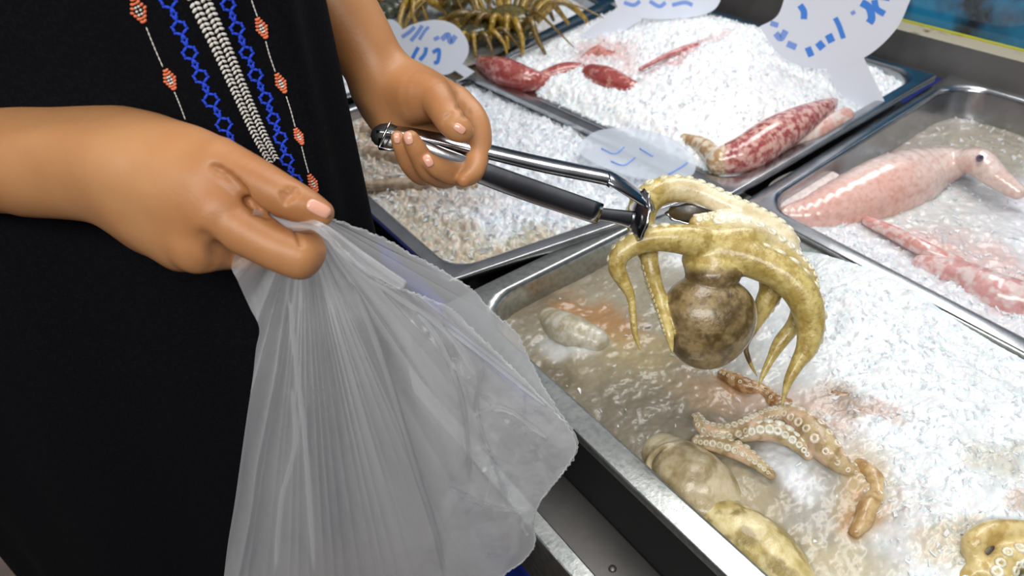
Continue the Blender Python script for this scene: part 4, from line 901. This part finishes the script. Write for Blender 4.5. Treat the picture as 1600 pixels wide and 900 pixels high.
# ------------------------------------------------------------------ the plastic bag
def bag():
    N1, N2 = 330, 320
    far = np.array([(398, 322), (430, 338), (470, 342), (520, 344), (560, 357), (605, 376), (650, 402), (692, 424), (735, 452), (772, 490), (806, 520), (826, 560), (850, 606), (878, 650), (899, 680), (900, 706), (882, 736), (848, 778), (832, 812), (836, 848), (818, 876), (786, 900), (740, 960), (716, 1010)], float)
    near = np.array([(398, 326), (430, 340), (470, 344), (500, 356), (525, 378), (560, 412), (597, 442), (650, 460), (700, 481), (745, 522), (790, 565), (825, 600), (858, 634), (882, 660), (897, 686), (898, 706), (881, 736), (848, 778), (832, 812), (836, 848), (818, 876), (786, 900), (740, 960), (716, 1010)], float)
    left = np.array([(398, 322), (385, 370), (362, 412), (372, 440), (390, 480), (405, 512), (400, 545), (395, 590), (386, 650), (376, 720), (366, 790), (356, 850), (348, 920), (340, 1010)], float)
    def res(P, n):
        t = np.arange(len(P)); u = np.linspace(0, len(P)-1, n); return np.column_stack([np.interp(u, t, P[:, 0]), np.interp(u, t, P[:, 1])]) if n < 0 else (lambda q, L: np.column_stack([np.interp(np.linspace(0, L[-1], n), L, q[:, i]) for i in (0, 1)]))(*(lambda q: (q, np.concatenate([[0], np.cumsum(np.hypot(*np.diff(q, axis=0).T))])))(crom(np.column_stack([P, 0*P[:, 0]]), 8)[:, :2]))
    A_ = res(left, N1); s = np.linspace(0, 1, N2); root = empty('plastic_bag', W(600, 800, .6), 'thin translucent plastic bag held open below the hand', 'bag')
    for layer in (0, 1):
        B_ = res(far if layer else near, N1)
        r = np.random.default_rng(5+layer); PX = A_[:, None]*(1-s)[None, :, None]+B_[:, None]*s[None, :, None]
        x, y = PX[..., 0], PX[..., 1]; ang = np.degrees(np.arctan2(y-325, x-475)); R = np.hypot(x-475, y-325)
        n = ray(470, 350).copy(); n[2] = 0; num = .388*(ray(470, 350)@n)
        rays = np.einsum('ij,...j->...i', M, np.stack([(x-800)/F, -(y-450)/F, -np.ones_like(x)], -1)); D = num/(rays@n)
        D = D*(1-.10*ss(x, 600, 900)); am = ss(R, 10, 140); wob = (fbm(R/150+7, ang/40, 2)-.5)*3
        f_ = .012*np.sin(np.radians(ang)*2.6+1.2*layer)+.0045*np.sin(ang*.30+wob)
        if layer == 0:
            for k in range(18):                                           # fine pleats below the finger
                a0 = 66+k*1.9+r.uniform(-.6, .6); w_ = r.uniform(.30, .6); f_ = f_+r.uniform(.5, 1)*np.exp(-np.abs(ang-a0+wob*.15)/w_)*.0024*(1-ss(R, 380, 620)*.5)
            for a0, w_, h_ in ((100, 1.2, .006), (106, 1.0, .005), (112, 1.4, .006), (56, 1.2, .005), (47, 1.0, .004), (38, .8, .005), (33, .6, .004)):
                f_ = f_+h_*np.exp(-np.abs(ang-a0+wob)/w_)
        else:
            for a0, w_, h_ in ((96, 1.5, .006), (84, 1.2, .005), (74, 1.4, .006), (62, 1.2, .006), (50, 1.2, .006), (41, 1.0, .005), (30, .6, .004), (26, .5, .004)):
                f_ = f_+h_*np.exp(-np.abs(ang-a0-wob)/w_)
        def crease(P, w_, h_):                                            # step across a drawn fold line
            q = crom([(*p, 0) for p in P], 6)[:, :2]; best = np.full(x.shape, 1e9); sd = np.zeros(x.shape); al = np.zeros(x.shape); L = 0
            for a, b in zip(q[:-1], q[1:]):
                t = b-a; Lq = np.linalg.norm(t); t = t/Lq; u = np.clip((x-a[0])*t[0]+(y-a[1])*t[1], 0, Lq); dx, dy = x-a[0]-u*t[0], y-a[1]-u*t[1]; d = dx*dx+dy*dy
                m = d < best; best = np.where(m, d, best); sd = np.where(m, np.sqrt(d)*np.sign(-(x-a[0])*t[1]+(y-a[1])*t[0]), sd); al = np.where(m, L+u, al); L += Lq
            e_ = ss(al, 0, L*.2)*(1-ss(al, L*.85, L)); return 1.7*h_*np.tanh(sd/w_)*np.exp(-np.abs(sd)/70)*e_
        if layer == 0:
            for c_l in (([(545, 425), (575, 500), (612, 610), (650, 735), (680, 830), (696, 910)], 2.2, .010), ([(448, 440), (462, 560), (478, 706), (491, 900)], 2, -.006), ([(505, 372), (560, 425), (630, 470), (700, 520), (745, 590)], 2.5, -.008),
                        ([(430, 900), (440, 780), (462, 690), (455, 600)], 2, .005), ([(640, 470), (690, 540), (725, 640), (735, 760)], 2.2, .007), ([(760, 560), (745, 640), (770, 720), (800, 800)], 2, .006), ([(730, 650), (790, 640), (860, 690)], 2, .006),
                        ([(750, 700), (810, 730), (850, 720)], 2, -.006), ([(700, 760), (760, 790), (830, 800)], 2, .005), ([(680, 500), (760, 560), (860, 640)], 2, .006)): f_ = f_+crease(*c_l)
        cr = ss(x, 660, 780)*ss(y, 540, 640)
        f_ = f_+cr*(np.abs(fbm(x/70+3*layer, y/60, 2)-.5)*.045+np.abs(fbm(x/34+9, y/26+layer*5, 2)-.48)*.018)
        f_ = f_+np.abs(fbm(ang*.10+4, R/260+layer, 2)-.5)*.008+(np.abs(fbm(x/26+layer*3, y/48, 3)-.47))*.0022
        if layer: P = CAM+rays*(D+.008*am+.060*np.sin(math.pi*np.clip(s, 0, 1))[None]**.7*ss(R, 0, 260)-f_*am*.6)[..., None]
        else: P = CAM+rays*(D-f_*am)[..., None]
        P = P.reshape(-1, 3); I = (np.arange(N1-1)[:, None]*N2+np.arange(N2-1)[None]).ravel()
        mk('film', P, np.column_stack([I, I+1, I+N2+1, I+N2]), m_film, root)['label'] = ('far' if layer else 'near')+' side of the bag'
        hem = P.reshape(N1, N2, 3)[30:, -1]+np.random.default_rng(3).normal(size=(N1-30, 3))*.00035
        v, f = tube(hem, .0006, 5); mk('serrated_hem', v, f, m_film, root)
    # gathered film between thumb and finger
    q = crom([segd(404, 330, .384, 3), segd(430, 346, .378, 9), (segd(462, 352, .372, 8)), segd(490, 352, .366, 8), segd(515, 366, .368, 9), segd(540, 388, .38, 11), segd(580, 416, .392, 11), segd(630, 446, .402, 8)], 8)
    v, f = tube(q[:, :3], q[:, 3], 18); ph = np.arange(len(v)) % 18; cen = np.repeat(q[:, :3], 18, axis=0); v = cen+(v-cen)*(.72+.45*np.abs(np.sin(ph*2.1+np.arange(len(v))//18*.12)))[:, None]; mk('gathered_edge', v, f, m_film, root)
bag()
part_origin_fix()
